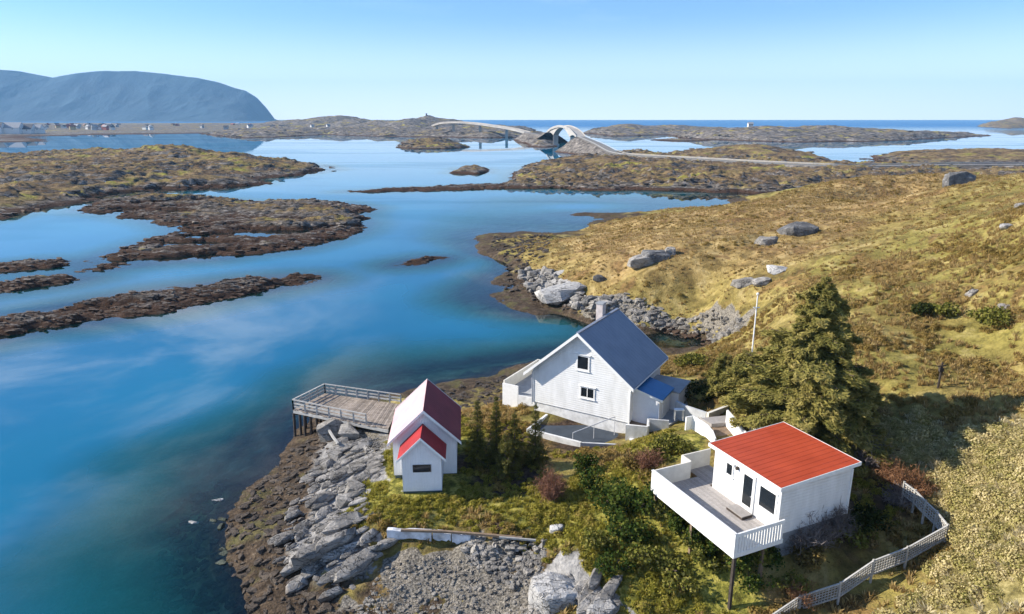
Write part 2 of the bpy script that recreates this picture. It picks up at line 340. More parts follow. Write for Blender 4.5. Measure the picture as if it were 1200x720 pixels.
def rockmat(name, c1, c2, c3, sc=1.0, weed=True):
    m, nt, b = newmat(name); g = N(nt, 'ShaderNodeNewGeometry'); pos = g.outputs['Position']
    n1 = noise(nt, pos, .8*sc, 6, .65); n2 = noise(nt, pos, 5*sc, 5, .7, .5, (1, 1, 2.5))
    c = ramp(nt, n1, [(.28, c1), (.5, c2), (.72, c3)])
    c = mixc(nt, .7, c, ramp(nt, n2, [(.3, .45), (.5, .95), (.7, 1.15)]), 'MULTIPLY')
    oi = N(nt, 'ShaderNodeObjectInfo'); c = mixc(nt, 1, c, ramp(nt, oi.outputs['Random'], [(0, .68), (1, 1.15)]), 'MULTIPLY')
    vo = N(nt, 'ShaderNodeTexVoronoi', feature='DISTANCE_TO_EDGE'); vo.inputs['Scale'].default_value = 1.1*sc; mp = N(nt, 'ShaderNodeMapping'); mp.inputs['Rotation'].default_value = (0, 0, -.72); mp.inputs['Scale'].default_value = (.45, 1.6, 2.2)
    dn_ = N(nt, 'ShaderNodeVectorMath', operation='ADD'); nd = N(nt, 'ShaderNodeTexNoise', ins={'Scale': 1.5*sc, 'Detail': 3}); L(nt, pos, nd.inputs['Vector']); L(nt, pos, dn_.inputs[0]); L(nt, nd.outputs['Color'], dn_.inputs[1]); L(nt, dn_.outputs[0], mp.inputs[0]); L(nt, mp.outputs[0], vo.inputs['Vector'])
    crk = sstep(nt, vo.outputs['Distance'], .0, .035); c = mixc(nt, 1, c, ramp(nt, crk, [(0, .45), (1, 1)]), 'MULTIPLY')
    if weed:
        sp = N(nt, 'ShaderNodeSeparateXYZ'); L(nt, pos, sp.inputs[0])
        zz = math_(nt, 'ADD', sp.outputs[2], math_(nt, 'MULTIPLY', math_(nt, 'SUBTRACT', n1, .5), 1.2))
        c = mixc(nt, sstep(nt, zz, 1.0, .45), c, mixc(nt, n2, (.035, .022, .012), (.12, .065, .035)))
    L(nt, c, b.inputs['Base Color']); b.inputs['Roughness'].default_value = .88
    bump(nt, b, math_(nt, 'ADD', math_(nt, 'ADD', n2, math_(nt, 'MULTIPLY', n1, .6)), math_(nt, 'MULTIPLY', crk, .8)), 1.0, .16); return m
M['rock'] = rockmat('pale_grey_rock', (.17, .155, .135), (.34, .315, .28), (.52, .485, .435))
M['pebble'] = rockmat('beach_pebble', (.14, .12, .10), (.29, .26, .215), (.46, .42, .36), weed=False)
M['rockdark'] = rockmat('dark_lichened_rock', (.08, .075, .07), (.17, .165, .16), (.32, .31, .29), weed=False)
M['rockwhite'] = rockmat('whitish_rock', (.40, .39, .37), (.55, .53, .50), (.66, .64, .60), weed=False)
M['weedrock'] = rockmat('kelp_covered_stone', (.032, .023, .016), (.08, .058, .040), (.165, .125, .085), weed=False)

def near_ground_mat():
    m, nt, b = newmat('headland_ground'); g = N(nt, 'ShaderNodeNewGeometry'); pos = g.outputs['Position']
    za = N(nt, 'ShaderNodeAttribute', attribute_name='zone'); zs = N(nt, 'ShaderNodeSeparateColor'); L(nt, za.outputs['Color'], zs.inputs[0])
    ya = N(nt, 'ShaderNodeAttribute', attribute_name='zone_b'); ys = N(nt, 'ShaderNodeSeparateColor'); L(nt, ya.outputs['Color'], ys.inputs[0])
    big = noise(nt, pos, .09, 3, .5); mid = noise(nt, pos, .35, 6, .65, .6); fine = noise(nt, pos, 1.6, 6, .72); vf = noise(nt, pos, 6, 4, .7)
    golden = ramp(nt, mid, [(.30, (.11, .07, .03)), (.42, (.22, .145, .055)), (.54, (.36, .245, .10)), (.68, (.50, .37, .18))])
    olive = ramp(nt, mid, [(.30, (.075, .062, .02)), (.42, (.165, .14, .036)), (.54, (.27, .225, .06)), (.70, (.42, .34, .14))])
    grass = mixc(nt, math_(nt, 'ADD', math_(nt, 'MULTIPLY', ys.outputs[2], .8), math_(nt, 'MULTIPLY', sstep(nt, big, .4, .6), .3), clamp=True), olive, golden)
    lush = ramp(nt, fine, [(.3, (.05, .045, .012)), (.46, (.14, .14, .025)), (.56, (.28, .25, .05)), (.7, (.36, .30, .10))])
    rust = ramp(nt, fine, [(.3, (.05, .032, .015)), (.5, (.17, .095, .038)), (.7, (.30, .18, .07))])
    grass = mixc(nt, math_(nt, 'MULTIPLY', sstep(nt, noise(nt, pos, .13, 5, .65, 1.2), .50, .62), .75), grass, rust)
    grass = mixc(nt, zs.outputs[2], grass, lush)
    scrub = ramp(nt, fine, [(.3, (.12, .10, .035)), (.5, (.24, .20, .075)), (.7, (.38, .32, .15))])
    grass = mixc(nt, ys.outputs[0], grass, scrub)
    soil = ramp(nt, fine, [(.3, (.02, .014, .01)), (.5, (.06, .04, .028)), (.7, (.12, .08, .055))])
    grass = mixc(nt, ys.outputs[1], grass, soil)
    grass = mixc(nt, .75, grass, ramp(nt, math_(nt, 'ADD', math_(nt, 'MULTIPLY', fine, .6), math_(nt, 'MULTIPLY', vf, .4)), [(.36, .42), (.5, 1.0), (.64, 1.4)]), 'MULTIPLY')
    rock = ramp(nt, fine, [(.3, (.12, .115, .11)), (.5, (.30, .29, .275)), (.7, (.48, .46, .43))])
    gv = N(nt, 'ShaderNodeTexVoronoi', ins={'Scale': 9}); L(nt, pos, gv.inputs['Vector'])
    gravel = mixc(nt, 1, ramp(nt, gv.outputs['Color'], [(0, (.14, .125, .10)), (.5, (.30, .27, .22)), (1, (.42, .37, .30))]), ramp(nt, gv.outputs['Distance'], [(0, 1.1), (.5, .75), (.8, .35)]), 'MULTIPLY')
    c = mixc(nt, sstep(nt, math_(nt, 'ADD', zs.outputs[0], math_(nt, 'MULTIPLY', math_(nt, 'SUBTRACT', fine, .5), .9)), .42, .6), grass, rock)
    c = mixc(nt, sstep(nt, math_(nt, 'ADD', zs.outputs[1], math_(nt, 'MULTIPLY', math_(nt, 'SUBTRACT', fine, .5), .5)), .4, .6), c, gravel)
    sp = N(nt, 'ShaderNodeSeparateXYZ'); L(nt, pos, sp.inputs[0])
    zz = math_(nt, 'ADD', sp.outputs[2], math_(nt, 'MULTIPLY', math_(nt, 'SUBTRACT', mid, .5), 1.3))
    zz = math_(nt, 'ADD', zz, math_(nt, 'MULTIPLY', zs.outputs[1], .8))
    weed = ramp(nt, math_(nt, 'ADD', math_(nt, 'MULTIPLY', fine, .55), math_(nt, 'MULTIPLY', vf, .45)), [(.32, (.016, .010, .007)), (.45, (.048, .034, .022)), (.55, (.105, .074, .048)), (.68, (.215, .165, .115))])
    weed = mixc(nt, sstep(nt, mid, .5, .68), weed, ramp(nt, vf, [(.35, (.045, .045, .02)), (.65, (.15, .13, .05))]))
    c = mixc(nt, sstep(nt, zz, 1.15, .7), c, weed)
    # drowned slope: pale boulders and dark kelp
    bed = ramp(nt, mid, [(.36, (.02, .03, .018)), (.48, (.10, .12, .07)), (.6, (.22, .24, .16)), (.72, (.34, .34, .26))])
    c = mixc(nt, sstep(nt, sp.outputs[2], -.15, -.55), c, bed)
    L(nt, c, b.inputs['Base Color']); b.inputs['Roughness'].default_value = .95; b.inputs['Specular IOR Level'].default_value = .15
    bump(nt, b, math_(nt, 'ADD', fine, math_(nt, 'MULTIPLY', vf, .5)), 1.0, .22); return m
M['ground'] = near_ground_mat()
def island_mat(name, grassy=.5, sc=1.0, zlo=1.5):
    m, nt, b = newmat(name); g = N(nt, 'ShaderNodeNewGeometry'); pos = g.outputs['Position']
    sp = N(nt, 'ShaderNodeSeparateXYZ'); L(nt, pos, sp.inputs[0]); nz = N(nt, 'ShaderNodeSeparateXYZ'); L(nt, g.outputs['Normal'], nz.inputs[0])
    n1 = noise(nt, pos, .06*sc, 5, .6, .5, (1, 1.4, 1)); n2 = noise(nt, pos, .4*sc, 6, .68, .3, (.55, 2.2, 2.6)); n3 = noise(nt, pos, .02*sc, 3)
    rock = ramp(nt, n2, [(.36, (.022, .020, .020)), (.47, (.13, .115, .10)), (.56, (.27, .24, .21)), (.68, (.48, .43, .38))])
    gr = ramp(nt, n1, [(.34, (.075, .05, .035)), (.46, (.19, .13, .075)), (.57, (.29, .21, .10)), (.68, (.36, .33, .075))])
    gr = mixc(nt, .7, gr, ramp(nt, n2, [(.36, .3), (.5, 1.0), (.64, 1.5)]), 'MULTIPLY')
    f = math_(nt, 'ADD', nz.outputs[2], math_(nt, 'MULTIPLY', math_(nt, 'SUBTRACT', n2, .5), .35))
    f = math_(nt, 'ADD', f, math_(nt, 'MULTIPLY', math_(nt, 'SUBTRACT', n1, .5), .5))
    zf = sstep(nt, math_(nt, 'ADD', sp.outputs[2], math_(nt, 'MULTIPLY', math_(nt, 'SUBTRACT', n1, .5), 2.4)), zlo, zlo+1.1)
    f = math_(nt, 'MULTIPLY', sstep(nt, f, 1.085-.2*grassy, 1.145-.2*grassy), zf)
    c = mixc(nt, f, rock, gr)
    zz = math_(nt, 'ADD', sp.outputs[2], math_(nt, 'MULTIPLY', math_(nt, 'SUBTRACT', n2, .5), 1.4))
    c = mixc(nt, sstep(nt, zz, 1.15, .55), c, mixc(nt, n1, (.018, .012, .009), (.15, .085, .055)))
    L(nt, c, b.inputs['Base Color']); b.inputs['Roughness'].default_value = .95; b.inputs['Specular IOR Level'].default_value = .12
    bump(nt, b, n2, 1.0, 2.0); return m
M['isl_grassy'] = island_mat('heath_island', 1.0, 1.0, .9); M['isl_rocky'] = island_mat('rocky_island', .9, 1.6, .8); M['isl_far'] = island_mat('far_island', .45, .6, 1.2)
def mountain_mat():
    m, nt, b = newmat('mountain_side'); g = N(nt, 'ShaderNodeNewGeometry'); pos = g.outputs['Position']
    n = noise(nt, pos, .0022, 7, .65, .3, (1, 1, .5)); L(nt, ramp(nt, n, [(.3, (.003, .025, .055)), (.5, (.007, .04, .075)), (.68, (.016, .055, .09))]), b.inputs['Base Color'])  # distance haze and backlit shade put into the blue base colour
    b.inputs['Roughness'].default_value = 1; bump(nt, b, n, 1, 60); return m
M['mountain'] = mountain_mat()
def water_mat():
    m, nt, b = newmat('sea_water'); nt.nodes.remove(b); out = nt.nodes[0]
    g = N(nt, 'ShaderNodeNewGeometry'); pos = g.outputs['Position']; sp = N(nt, 'ShaderNodeSeparateXYZ'); L(nt, pos, sp.inputs[0])
    a = N(nt, 'ShaderNodeAttribute', attribute_name='depth')
    sea = sstep(nt, sp.outputs[1], 900, 2600)
    r1 = noise(nt, pos, 1.1, 3, .5, 0, (1, .6, 1)); r2 = noise(nt, pos, .012, 3, .5, .6, (.45, 1.5, 1)); r3 = noise(nt, pos, .12, 3, .55)
    h = math_(nt, 'ADD', r1, math_(nt, 'MULTIPLY', r3, 1.5))
    bp = N(nt, 'ShaderNodeBump'); bp.inputs['Distance'].default_value = .05
    L(nt, math_(nt, 'MULTIPLY', sstep(nt, r2, .42, .62), .06), bp.inputs['Strength']); L(nt, h, bp.inputs['Height'])
    fr = N(nt, 'ShaderNodeFresnel'); fr.inputs[0].default_value = 1.33; L(nt, bp.outputs[0], fr.inputs[1])
    wind = sstep(nt, r2, .5, .6)
    fac = math_(nt, 'MULTIPLY', fr.outputs[0], math_(nt, 'SUBTRACT', 1, math_(nt, 'MAXIMUM', math_(nt, 'MULTIPLY', sea, .72), math_(nt, 'MULTIPLY', wind, .18))))
    gl = N(nt, 'ShaderNodeBsdfGlossy'); L(nt, bp.outputs[0], gl.inputs['Normal']); gl.inputs[0].default_value = (1, 1, 1, 1)
    L(nt, math_(nt, 'ADD', math_(nt, 'MULTIPLY', sea, .22), math_(nt, 'MULTIPLY', wind, .012)), gl.inputs['Roughness'])
    deepc = mixc(nt, sstep(nt, noise(nt, pos, .02, 3), .4, .65), (.003, .118, .232), (.005, .15, .265))
    deepc = mixc(nt, sea, deepc, (.006, .13, .33))
    deepc = mixc(nt, sstep(nt, a.outputs['Fac'], .6, .25), deepc, (.005, .135, .145))
    d = N(nt, 'ShaderNodeBsdfDiffuse'); L(nt, deepc, d.inputs[0])
    t = N(nt, 'ShaderNodeBsdfTransparent')
    L(nt, ramp(nt, a.outputs['Fac'], [(0, (.85, .95, .93)), (.15, (.50, .88, .84)), (.4, (.16, .62, .66)), (1, (.02, .25, .32))]), t.inputs[0])
    body = N(nt, 'ShaderNodeMixShader'); L(nt, ramp(nt, a.outputs['Fac'], [(0, .0), (.16, .06), (.36, .5), (.6, .9), (1, 1)]), body.inputs[0])
    L(nt, t.outputs[0], body.inputs[1]); L(nt, d.outputs[0], body.inputs[2])
    mx = N(nt, 'ShaderNodeMixShader'); L(nt, fac, mx.inputs[0]); L(nt, body.outputs[0], mx.inputs[1]); L(nt, gl.outputs[0], mx.inputs[2])
    L(nt, mx.outputs[0], out.inputs[0]); return m
M['water'] = water_mat()

# ------------------------------------------------------------------ near headland
def fan_grid(rows, u):
    Y, U = np.meshgrid(rows, u, indexing='ij'); X = U*(Y+8); return X, Y
def grid_faces(nr, nc, keep=None):
    i = np.arange(nr*nc).reshape(nr, nc); f = np.stack([i[:-1, :-1], i[:-1, 1:], i[1:, 1:], i[1:, :-1]], -1).reshape(-1, 4)
    if keep is not None:
        k = keep.ravel(); f = f[k[f].any(1)]
    return f
def prune(v, f, attrs=None):
    u, inv = np.unique(f, return_inverse=True); return v[u], inv.reshape(f.shape), {k: a[u] for k, a in (attrs or {}).items()}
ZP = {
 'rock': [gpoly([(372,515),(440,492),(455,500),(450,560),(405,605),(440,625),(450,650),(420,690),(345,680),(300,640),(330,590),(360,560)]),
          gpoly([(612,315),(640,320),(690,345),(690,362),(650,355),(612,340)]), gpoly([(620,672),(660,665),(720,700),(730,735),(615,735)])],
 'gravel': [gpoly([(445,665),(520,655),(600,668),(622,690),(622,735),(400,735),(430,700)]), gpoly([(688,349),(760,353),(835,362),(874,374),(868,390),(820,390),(760,384),(690,374)]),
            gpoly([(405,512),(450,497),(455,520),(420,535)])],
 'lush': [gpoly([(385,590),(440,530),(462,500),(550,490),(560,560),(640,580),(720,540),(800,500),(840,520),(760,560),(850,640),(900,735),(700,735),(680,690),(620,640),(540,622),(450,615),(385,612)])],
 'scrub': [gpoly([(1015,735),(1080,690),(1120,640),(1110,600),(1090,560),(1140,530),(1195,480),(1290,480),(1290,735)]), gpoly([(1040,560),(1000,520),(1010,484),(1270,480),(1270,560),(1120,560)])],
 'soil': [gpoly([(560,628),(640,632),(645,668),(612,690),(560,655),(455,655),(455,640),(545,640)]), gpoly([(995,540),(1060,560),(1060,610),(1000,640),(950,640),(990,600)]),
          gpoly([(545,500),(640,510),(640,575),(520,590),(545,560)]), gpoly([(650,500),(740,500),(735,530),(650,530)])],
 'gold': [gpoly([(640,318),(650,285),(700,264),(900,234),(1150,198),(1100,232),(1040,258),(960,300),(760,345),(690,340)])],
}
def zone_fields(x, y):
    wx = x+fbm(x, y, 4, 4, 50, .7)*3.0; wy = y+fbm(x, y, 4, 4, 55, .7)*3.4
    f = {}
    for k, ps in ZP.items():
        v = np.zeros(x.shape)
        for p in ps: v = np.maximum(v, ss(sdist(wx, wy, p), -.7, .9) if k != 'gold' else ss(sdist(wx, wy, p), -8, 8))
        f[k] = v
    return f
rows = 15*np.exp(np.linspace(0, math.log(290/15), 520)); us = np.linspace(-1.0, 1.2, 480)
X, Y = fan_grid(rows, us); Hn = near_h(X, Y)
keep = Hn > -7.0
v = np.c_[X.ravel(), Y.ravel(), Hn.ravel()]; f = grid_faces(len(rows), len(us), keep)
v, f, _ = prune(v, f); zf = zone_fields(v[:, 0], v[:, 1])
zone = np.c_[zf['rock'], zf['gravel'], zf['lush']]; zoneb = np.c_[zf['scrub'], zf['soil'], zf['gold']]
headland = link('headland_ground', mesh_np('headland_ground', v, f, M['ground'], True, {'zone': zone, 'zone_b': zoneb})); headland['kind'] = 'structure'

# ------------------------------------------------------------------ islands and far land
def island(name, poly_px, H, w, mat, seed, res, peaks=(), rough=1.0, aniso=1.0, cut=0, stones=0, ssize=1.0, jag=1.0):
    poly = [tuple(P(a, b, 0)[:2]) for a, b in poly_px]
    rx, ry = (res if hasattr(res, '__len__') else (res, res*1.6)); res = rx
    px = np.array(poly); x0, y0 = px.min(0)-res*6; x1, y1 = px.max(0)+res*6
    xs = np.arange(x0, x1, rx); ys = np.arange(y0, y1, ry); Yg, Xg = np.meshgrid(ys, xs, indexing='ij')
    s = res*5*jag
    wx = Xg+fbm(Xg, Yg, s*2, 4, seed)*s; wy = Yg+fbm(Xg, Yg, s*2, 4, seed+7)*s*1.5
    d = sdist(wx, wy, poly)
    a = .22; xr = Xg*math.cos(a)+Yg*math.sin(a); yr = (-Xg*math.sin(a)+Yg*math.cos(a))*3.6
    m = 1-np.exp(-np.maximum(d, 0)/w)
    h = H*m*(.55+.5*fbm(Xg, Yg, w*3, 3, seed+3)+.35*rough*ridged(xr, yr, w*1.6, 4, seed+5))
    for pk in peaks:
        if len(pk) == 4: ppx, ppy, dist, r = pk; zt = zat(ppy, dist); rx_, ry_ = r, r*1.3
        else: ppx, dist, zt, rx_, ry_ = pk
        cx = at_dist(ppx, dist); g = np.exp(-(((Xg-cx)/rx_)**2+((Yg-dist)/ry_)**2)); g = g*m
        h = h*(1-g)+zt*g*(1+.10*fbm(Xg, Yg, rx_*.5, 3, seed+9))
    lay = ridged(xr, yr, max(res*9, 5), 4, seed+13); lay = np.sign(lay)*np.abs(lay)**.75; lay = lay+.5*ridged(xr*1.1+3, yr*1.3, max(res*22, 13), 3, seed+17); cr = np.clip(h/3, .15, 1)
    h = h+rough*(.30+.028*H)*3.2*ss(d, 0, w*.5)*cr*(lay+.1)*.85
    h = h+rough*.25*ss(d, 0, w*.5)*fbm(Xg, Yg, w*.5+res, 3, seed+11)*min(1.5, H*.2)
    h = h+.4*ss(d, -1, 2)*ridged(xr, yr, res*5, 3, seed+15)+.10
    if cut: h = h-cut*ss(-fbm(xr, yr, w*5, 4, seed+21), .02, .38)*(1-.7*ss(h, 1.2, 2.6))
    h = np.where(d < 0, np.maximum(-1.6, d*.25)+.05, np.maximum(h, -1.0))
    vv = np.c_[Xg.ravel(), Yg.ravel(), h.ravel()]; ff = grid_faces(len(ys), len(xs), h > -1.5)
    vv, ff, _ = prune(vv, ff); o = link(name, mesh_np(name, vv, ff, mat, True)); o['kind'] = 'structure'; ISL.append((poly, o))
    if stones: STQ.append((o, Xg, Yg, h, d, stones, ssize))
    return o
ISL = []; STQ = []
island('heath_island', [(-90,262),(-30,262),(20,252),(60,243),(110,236),(150,227),(200,224),(260,222),(310,216),(300,210),(350,206),(398,199),(380,194),(330,189),(280,184),(200,179),(100,180),(0,184),(-90,186)], 4.2, 14, M['isl_grassy'], 21, .9, stones=900, ssize=1.3, rough=1.3, cut=1.6,
       peaks=[(175,170.5,400,26),(215,175.5,380,16),(270,181,370,16),(100,183,390,26),(20,193,350,26),(-60,193,350,40),(330,193,370,14)])
island('rocky_island', [(112,318),(150,312),(200,306),(262,302),(310,296),(345,292),(380,284),(418,272),(428,262),(420,254),(436,244),(400,238),(340,237),(290,236),(235,232),(180,227),(140,233),(95,243),(88,248),(140,252),(190,262),(215,272),(170,286),(120,300),(95,310)], .75, 3, M['isl_rocky'], 33, .45, stones=1500, ssize=.8, jag=1.8, rough=1.1, cut=1.5,
       peaks=[(115,212,1.10,7,3.5),(165,215,1.80,8,4.5),(215,216,1.60,7,4),(262,206,1.80,9,4),(300,210,1.30,9,4),(350,206,1.30,10,3.5),(410,204,1.10,8,3),(245,190,2.30,9,3.5),(300,188,1.73,8,3),(340,184,2.30,10,3.5),(405,183,2.16,9,3),(385,166,1.94,9,3),(335,160,1.80,7,2.6),(285,166,1.37,7,3),(215,180,1.15,7,2.5),(420,172,1.44,5,3)])
island('tidal_skerry', [(-40,322),(0,320),(40,316),(74,312),(72,307),(40,306),(0,311),(-40,314)], 1.1, 2.5, M['isl_rocky'], 41, .35, stones=160, ssize=.6)
island('tidal_skerry', [(-60,352),(0,341),(30,338),(70,333),(96,327),(72,323),(30,328),(0,334),(-60,342)], 1.0, 2.5, M['isl_rocky'], 43, .35, stones=200, ssize=.6)
island('kelp_ridge', [(-80,412),(-40,404),(0,396),(40,387),(100,379),(150,371),(200,363),(250,352),(300,342),(340,334),(372,328),(366,325),(330,326),(280,330),(220,338),(170,344),(120,352),(70,361),(20,370),(0,376),(-80,392)], 1.1, 3, M['isl_rocky'], 45, .35, rough=1.0, stones=1500, ssize=.5, jag=1.4, cut=.5)
island('low_reef', [(466,311),(490,310),(515,305),(524,302),(500,303),(478,307)], .45, 2, M['isl_rocky'], 52, .3, stones=60, ssize=.4)
island('far_skerry', [(532,203),(550,205),(572,203),(570,198),(540,197)], 2.4, 4, M['isl_rocky'], 47, 1.0)
island('small_rock_island', [(466,172),(480,175),(520,175),(546,173),(530,166),(490,165),(472,168)], 5, 10, M['isl_rocky'], 49, 1.6, peaks=[(505,162.5,690,18)], stones=200, ssize=2.2)
island('low_reef', [(400,225),(440,225),(520,223),(600,221),(640,221),(640,217),(590,216),(520,219),(450,222)], .7, 3, M['isl_rocky'], 51, .6, stones=300, ssize=.9)
island('middle_island', [(585,220),(640,220),(690,223),(760,223),(820,225),(880,227),(930,225),(962,222),(1010,217),(1100,216),(1290,216),(1290,199),(1060,197),(985,194),(930,191),(900,188),(800,184),(760,182),(720,181),(690,185),(655,189),(625,194),(605,202),(600,211)], 3.0, 4, M['isl_grassy'], 53, .9, stones=2200, ssize=1.2, rough=1.2,
       peaks=[(650,190.5,345,9),(690,185.5,360,13),(728,185,352,11),(775,189,340,13),(860,195,330,16),(930,199,322,14)])
island('brown_island', [(775,190),(830,193),(900,192),(950,192),(985,190),(960,187),(930,184),(900,180),(850,178),(800,180),(775,184)], 4, 12, M['isl_grassy'], 57, 1.3, peaks=[(890,170.5,460,28),(845,175,455,20),(930,182,430,16),(800,179,455,12)], stones=400, ssize=1.8)
island('long_low_island', [(1020,188),(1050,194),(1120,195),(1200,192),(1290,192),(1290,181),(1200,180),(1120,179),(1050,180),(1025,184)], 3, 12, M['isl_grassy'], 59, 1.4, peaks=[(1100,177.5,470,30),(1180,176.5,470,30)], stones=400, ssize=1.6)
island('far_long_island', [(770,156),(800,162),(860,165),(940,167),(1020,166),(1080,163),(1158,159),(1100,157),(1000,156),(900,155),(820,154)], 5, 25, M['isl_far'], 61, 3.2, rough=1.6, stones=500, ssize=3.0, peaks=[(900,149,930,60),(980,147,1000,70),(1040,153,980,60),(850,151,950,50)])
island('far_low_island', [(690,157),(720,160),(790,158),(830,154),(860,151),(780,149),(700,150)], 4, 25, M['isl_far'], 63, 3.5, rough=1.6, stones=300, ssize=3.0, peaks=[(730,146,1300,70),(690,148,1200,50),(790,147,1500,60),(875,143,1600,50)])
island('bridge_island', [(608,166),(622,172),(645,173),(652,168),(640,161),(618,158)], 6, 12, M['isl_far'], 65, 2.0, peaks=[(640,160,780,25)])
island('thin_reef', [(760,164),(800,166),(836,165),(800,163)], 1.5, 6, M['isl_rocky'], 67, 2.0)
island('offshore_rocks', [(1150,149),(1180,151),(1240,150),(1240,145),(1180,145)], 8, 30, M['isl_rocky'], 69, 6.0, rough=1.6, peaks=[(1185,137,2300,60),(1165,141,2200,50),(1215,139,2300,70)])
island('hilly_island', [(235,158),(290,162),(330,161),(380,158),(440,160),(520,161),(570,162),(612,161),(640,158),(620,151),(560,149),(440,148),(300,149)], 7, 40, M['isl_far'], 71, 4.0, rough=1.8, stones=700, ssize=4.0,
       peaks=[(380,136,1900,110),(420,140,1700,60),(500,134.5,1500,45),(478,140,1450,40),(528,140,1500,40),(400,137,1850,60),(450,142,1500,60),(330,143,1900,90),(300,147,1700,60),(560,147,1300,50),(600,150,1250,40),(350,141,2000,70)])
island('village_shore', [(-90,168),(-20,167),(60,165),(45,160),(120,158),(200,157),(260,156),(330,154),(345,148),(340,144.6),(200,144.6),(60,144.6),(-90,144.6)], 4, 60, M['isl_far'], 73, (9,24), peaks=[(100,1900,8,260,200),(250,2200,10,200,200)], rough=.4)
# mountain across the sound
mp = [(-500,108),(-350,96),(-200,90),(-90,84),(-30,80),(0,81),(30,84),(70,91),(100,86),(130,83),(165,83),(200,87),(235,91),(262,97),(275,102),(290,106),(303,114),(313,126),(322,140),(345,146),(360,150)]
D0 = 6500
ax = np.array([at_dist(a, D0) for a, _ in mp]); az_ = np.array([zat(b, D0) for _, b in mp])
xs = np.linspace(at_dist(-480, D0), at_dist(352, D0), 420); ts = np.linspace(-1, 1.2, 130)
Tg, Xg = np.meshgrid(ts, xs, indexing='ij'); top = np.interp(Xg, ax, az_)+fbm(Xg, 0*Xg, 260, 4, 80)*9
prof = np.where(Tg < 0, np.clip(1+Tg, 0, 1)**1.35, 1-.18*np.clip(Tg, 0, 2)**1.5)
gul = ridged(Xg+Tg*200, Tg*500, 330, 5, 83)*30*np.clip(-Tg*2.5, 0, 1)*np.clip((1+Tg)*2.5, 0, 1)
Yg = D0+Tg*900+fbm(Xg, Tg*300, 700, 3, 88)*150
Zg = np.maximum(top*prof+gul*np.clip(top/250, 0, 1), -3)
Xm = Xg*np.where(Tg > 0, Yg/D0, 1)
mv = np.c_[Xm.ravel(), Yg.ravel(), Zg.ravel()]
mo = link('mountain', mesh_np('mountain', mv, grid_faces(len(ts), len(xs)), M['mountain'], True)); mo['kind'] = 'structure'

# ------------------------------------------------------------------ sea
rows = np.r_[np.linspace(-300, 6, 40), 8*np.exp(np.linspace(0, math.log(12000/8), 430))]; us = np.linspace(-1.5, 1.5, 420)
Yg, Ug = np.meshgrid(rows, us, indexing='ij'); Xg = Ug*(np.abs(Yg)+60)
dep = np.ones(Xg.shape)*6.0
msk = (Yg > -20) & (Yg < 320); dep[msk] = np.maximum(-near_h(Xg[msk], Yg[msk]), 0)
for poly, o in ISL:
    pa = np.array(poly); mk = (Xg > pa[:, 0].min()-25) & (Xg < pa[:, 0].max()+25) & (Yg > pa[:, 1].min()-25) & (Yg < pa[:, 1].max()+25)
    if mk.any(): dep[mk] = np.minimum(dep[mk], np.maximum(-sdist(Xg[mk], Yg[mk], poly), 0)*.3+.6)
sea = link('sea_water', mesh_np('sea_water', np.c_[Xg.ravel(), Yg.ravel(), 0*Xg.ravel()], grid_faces(len(rows), len(us)), M['water'], True, {'depth': np.clip(dep.ravel()/6, 0, 1)})); sea['kind'] = 'structure'
bm = bmesh.new(); bx(bm, -19000, 19000, -320, 12100, -9.2, -9); o = done('sea_floor', bm, simple('sea_floor_sand', (.05, .09, .09), rough=1)); o['kind'] = 'structure'
# ------------------------------------------------------------------ main house
def frame_xy(o, a):  # local -> world
    c, s = math.cos(a), math.sin(a); return lambda x, y: (o[0]+x*c-y*s, o[1]+x*s+y*c)
def window(parent, name, axis, at, c, z0, w, h, outward, bars=0, trim=.09, sill=True, mat='white'):
    """a framed window on the wall plane axis=const; outward = +-1; c is centre along the wall"""
    fr = bmesh.new(); d0, d1 = (at-.02*outward, at+.05*outward)
    def B(bm, a0, a1, q0, q1, e0, e1):
        lo, hi = min(e0, e1), max(e0, e1)
        bx(bm, *( (a0, a1, lo, hi) if axis == 'y' else (lo, hi, a0, a1)), q0, q1)
    B(fr, c-w/2-trim, c-w/2, z0-trim, z0+h+trim, d0, d1); B(fr, c+w/2, c+w/2+trim, z0-trim, z0+h+trim, d0, d1)
    B(fr, c-w/2, c+w/2, z0-trim, z0, d0, d1); B(fr, c-w/2, c+w/2, z0+h, z0+h+trim, d0, d1)
    f = done(name, fr, M[mat], parent)
    g = bmesh.new(); B(g, c-w/2, c+w/2, z0, z0+h, at-.01*outward, at+.012*outward); done('pane', g, M['glass'], f)
    for k in range(bars):
        g = bmesh.new(); xx = c-w/2+w*(k+1)/(bars+1); B(g, xx-.03, xx+.03, z0, z0+h, at+.013*outward, at+.045*outward); done('mullion', g, M[mat], f)
    if sill:
        g = bmesh.new(); B(g, c-w/2-trim-.08, c+w/2+trim+.08, z0+h+trim, z0+h+trim+.06, d0, at+.12*outward); done('drip_cap', g, M[mat], f)
        g = bmesh.new(); B(g, c-w/2-trim-.05, c+w/2+trim+.05, z0-trim-.05, z0-trim, d0, at+.1*outward); done('sill', g, M[mat], f)
    return f
HO, HA = (.95, 49.91), -.53; hw = frame_xy(HO, HA)
house = thing('white_house', 'large white gabled house with a slate blue roof and chimney, on the point', 'house', (HO[0], HO[1], 0), HA)
def gable_walls(bm, x0, x1, y0, y1, zb, zl, zr, xa, za):
    extr(bm, [(x0, y0, zb), (x1, y0, zb), (x1, y0, zr), (xa, y0, za), (x0, y0, zl)], (0, y1-y0, 0))
bm = bmesh.new(); gable_walls(bm, .5, 8.5, .55, 7.4, 3.4, 6.17, 6.63, 4.45, 9.66); done('wall', bm, M['white_clad'], house)
box('foundation', M['plaster'], house, .56, 8.44, .62, 7.34, 1.5, 3.39)
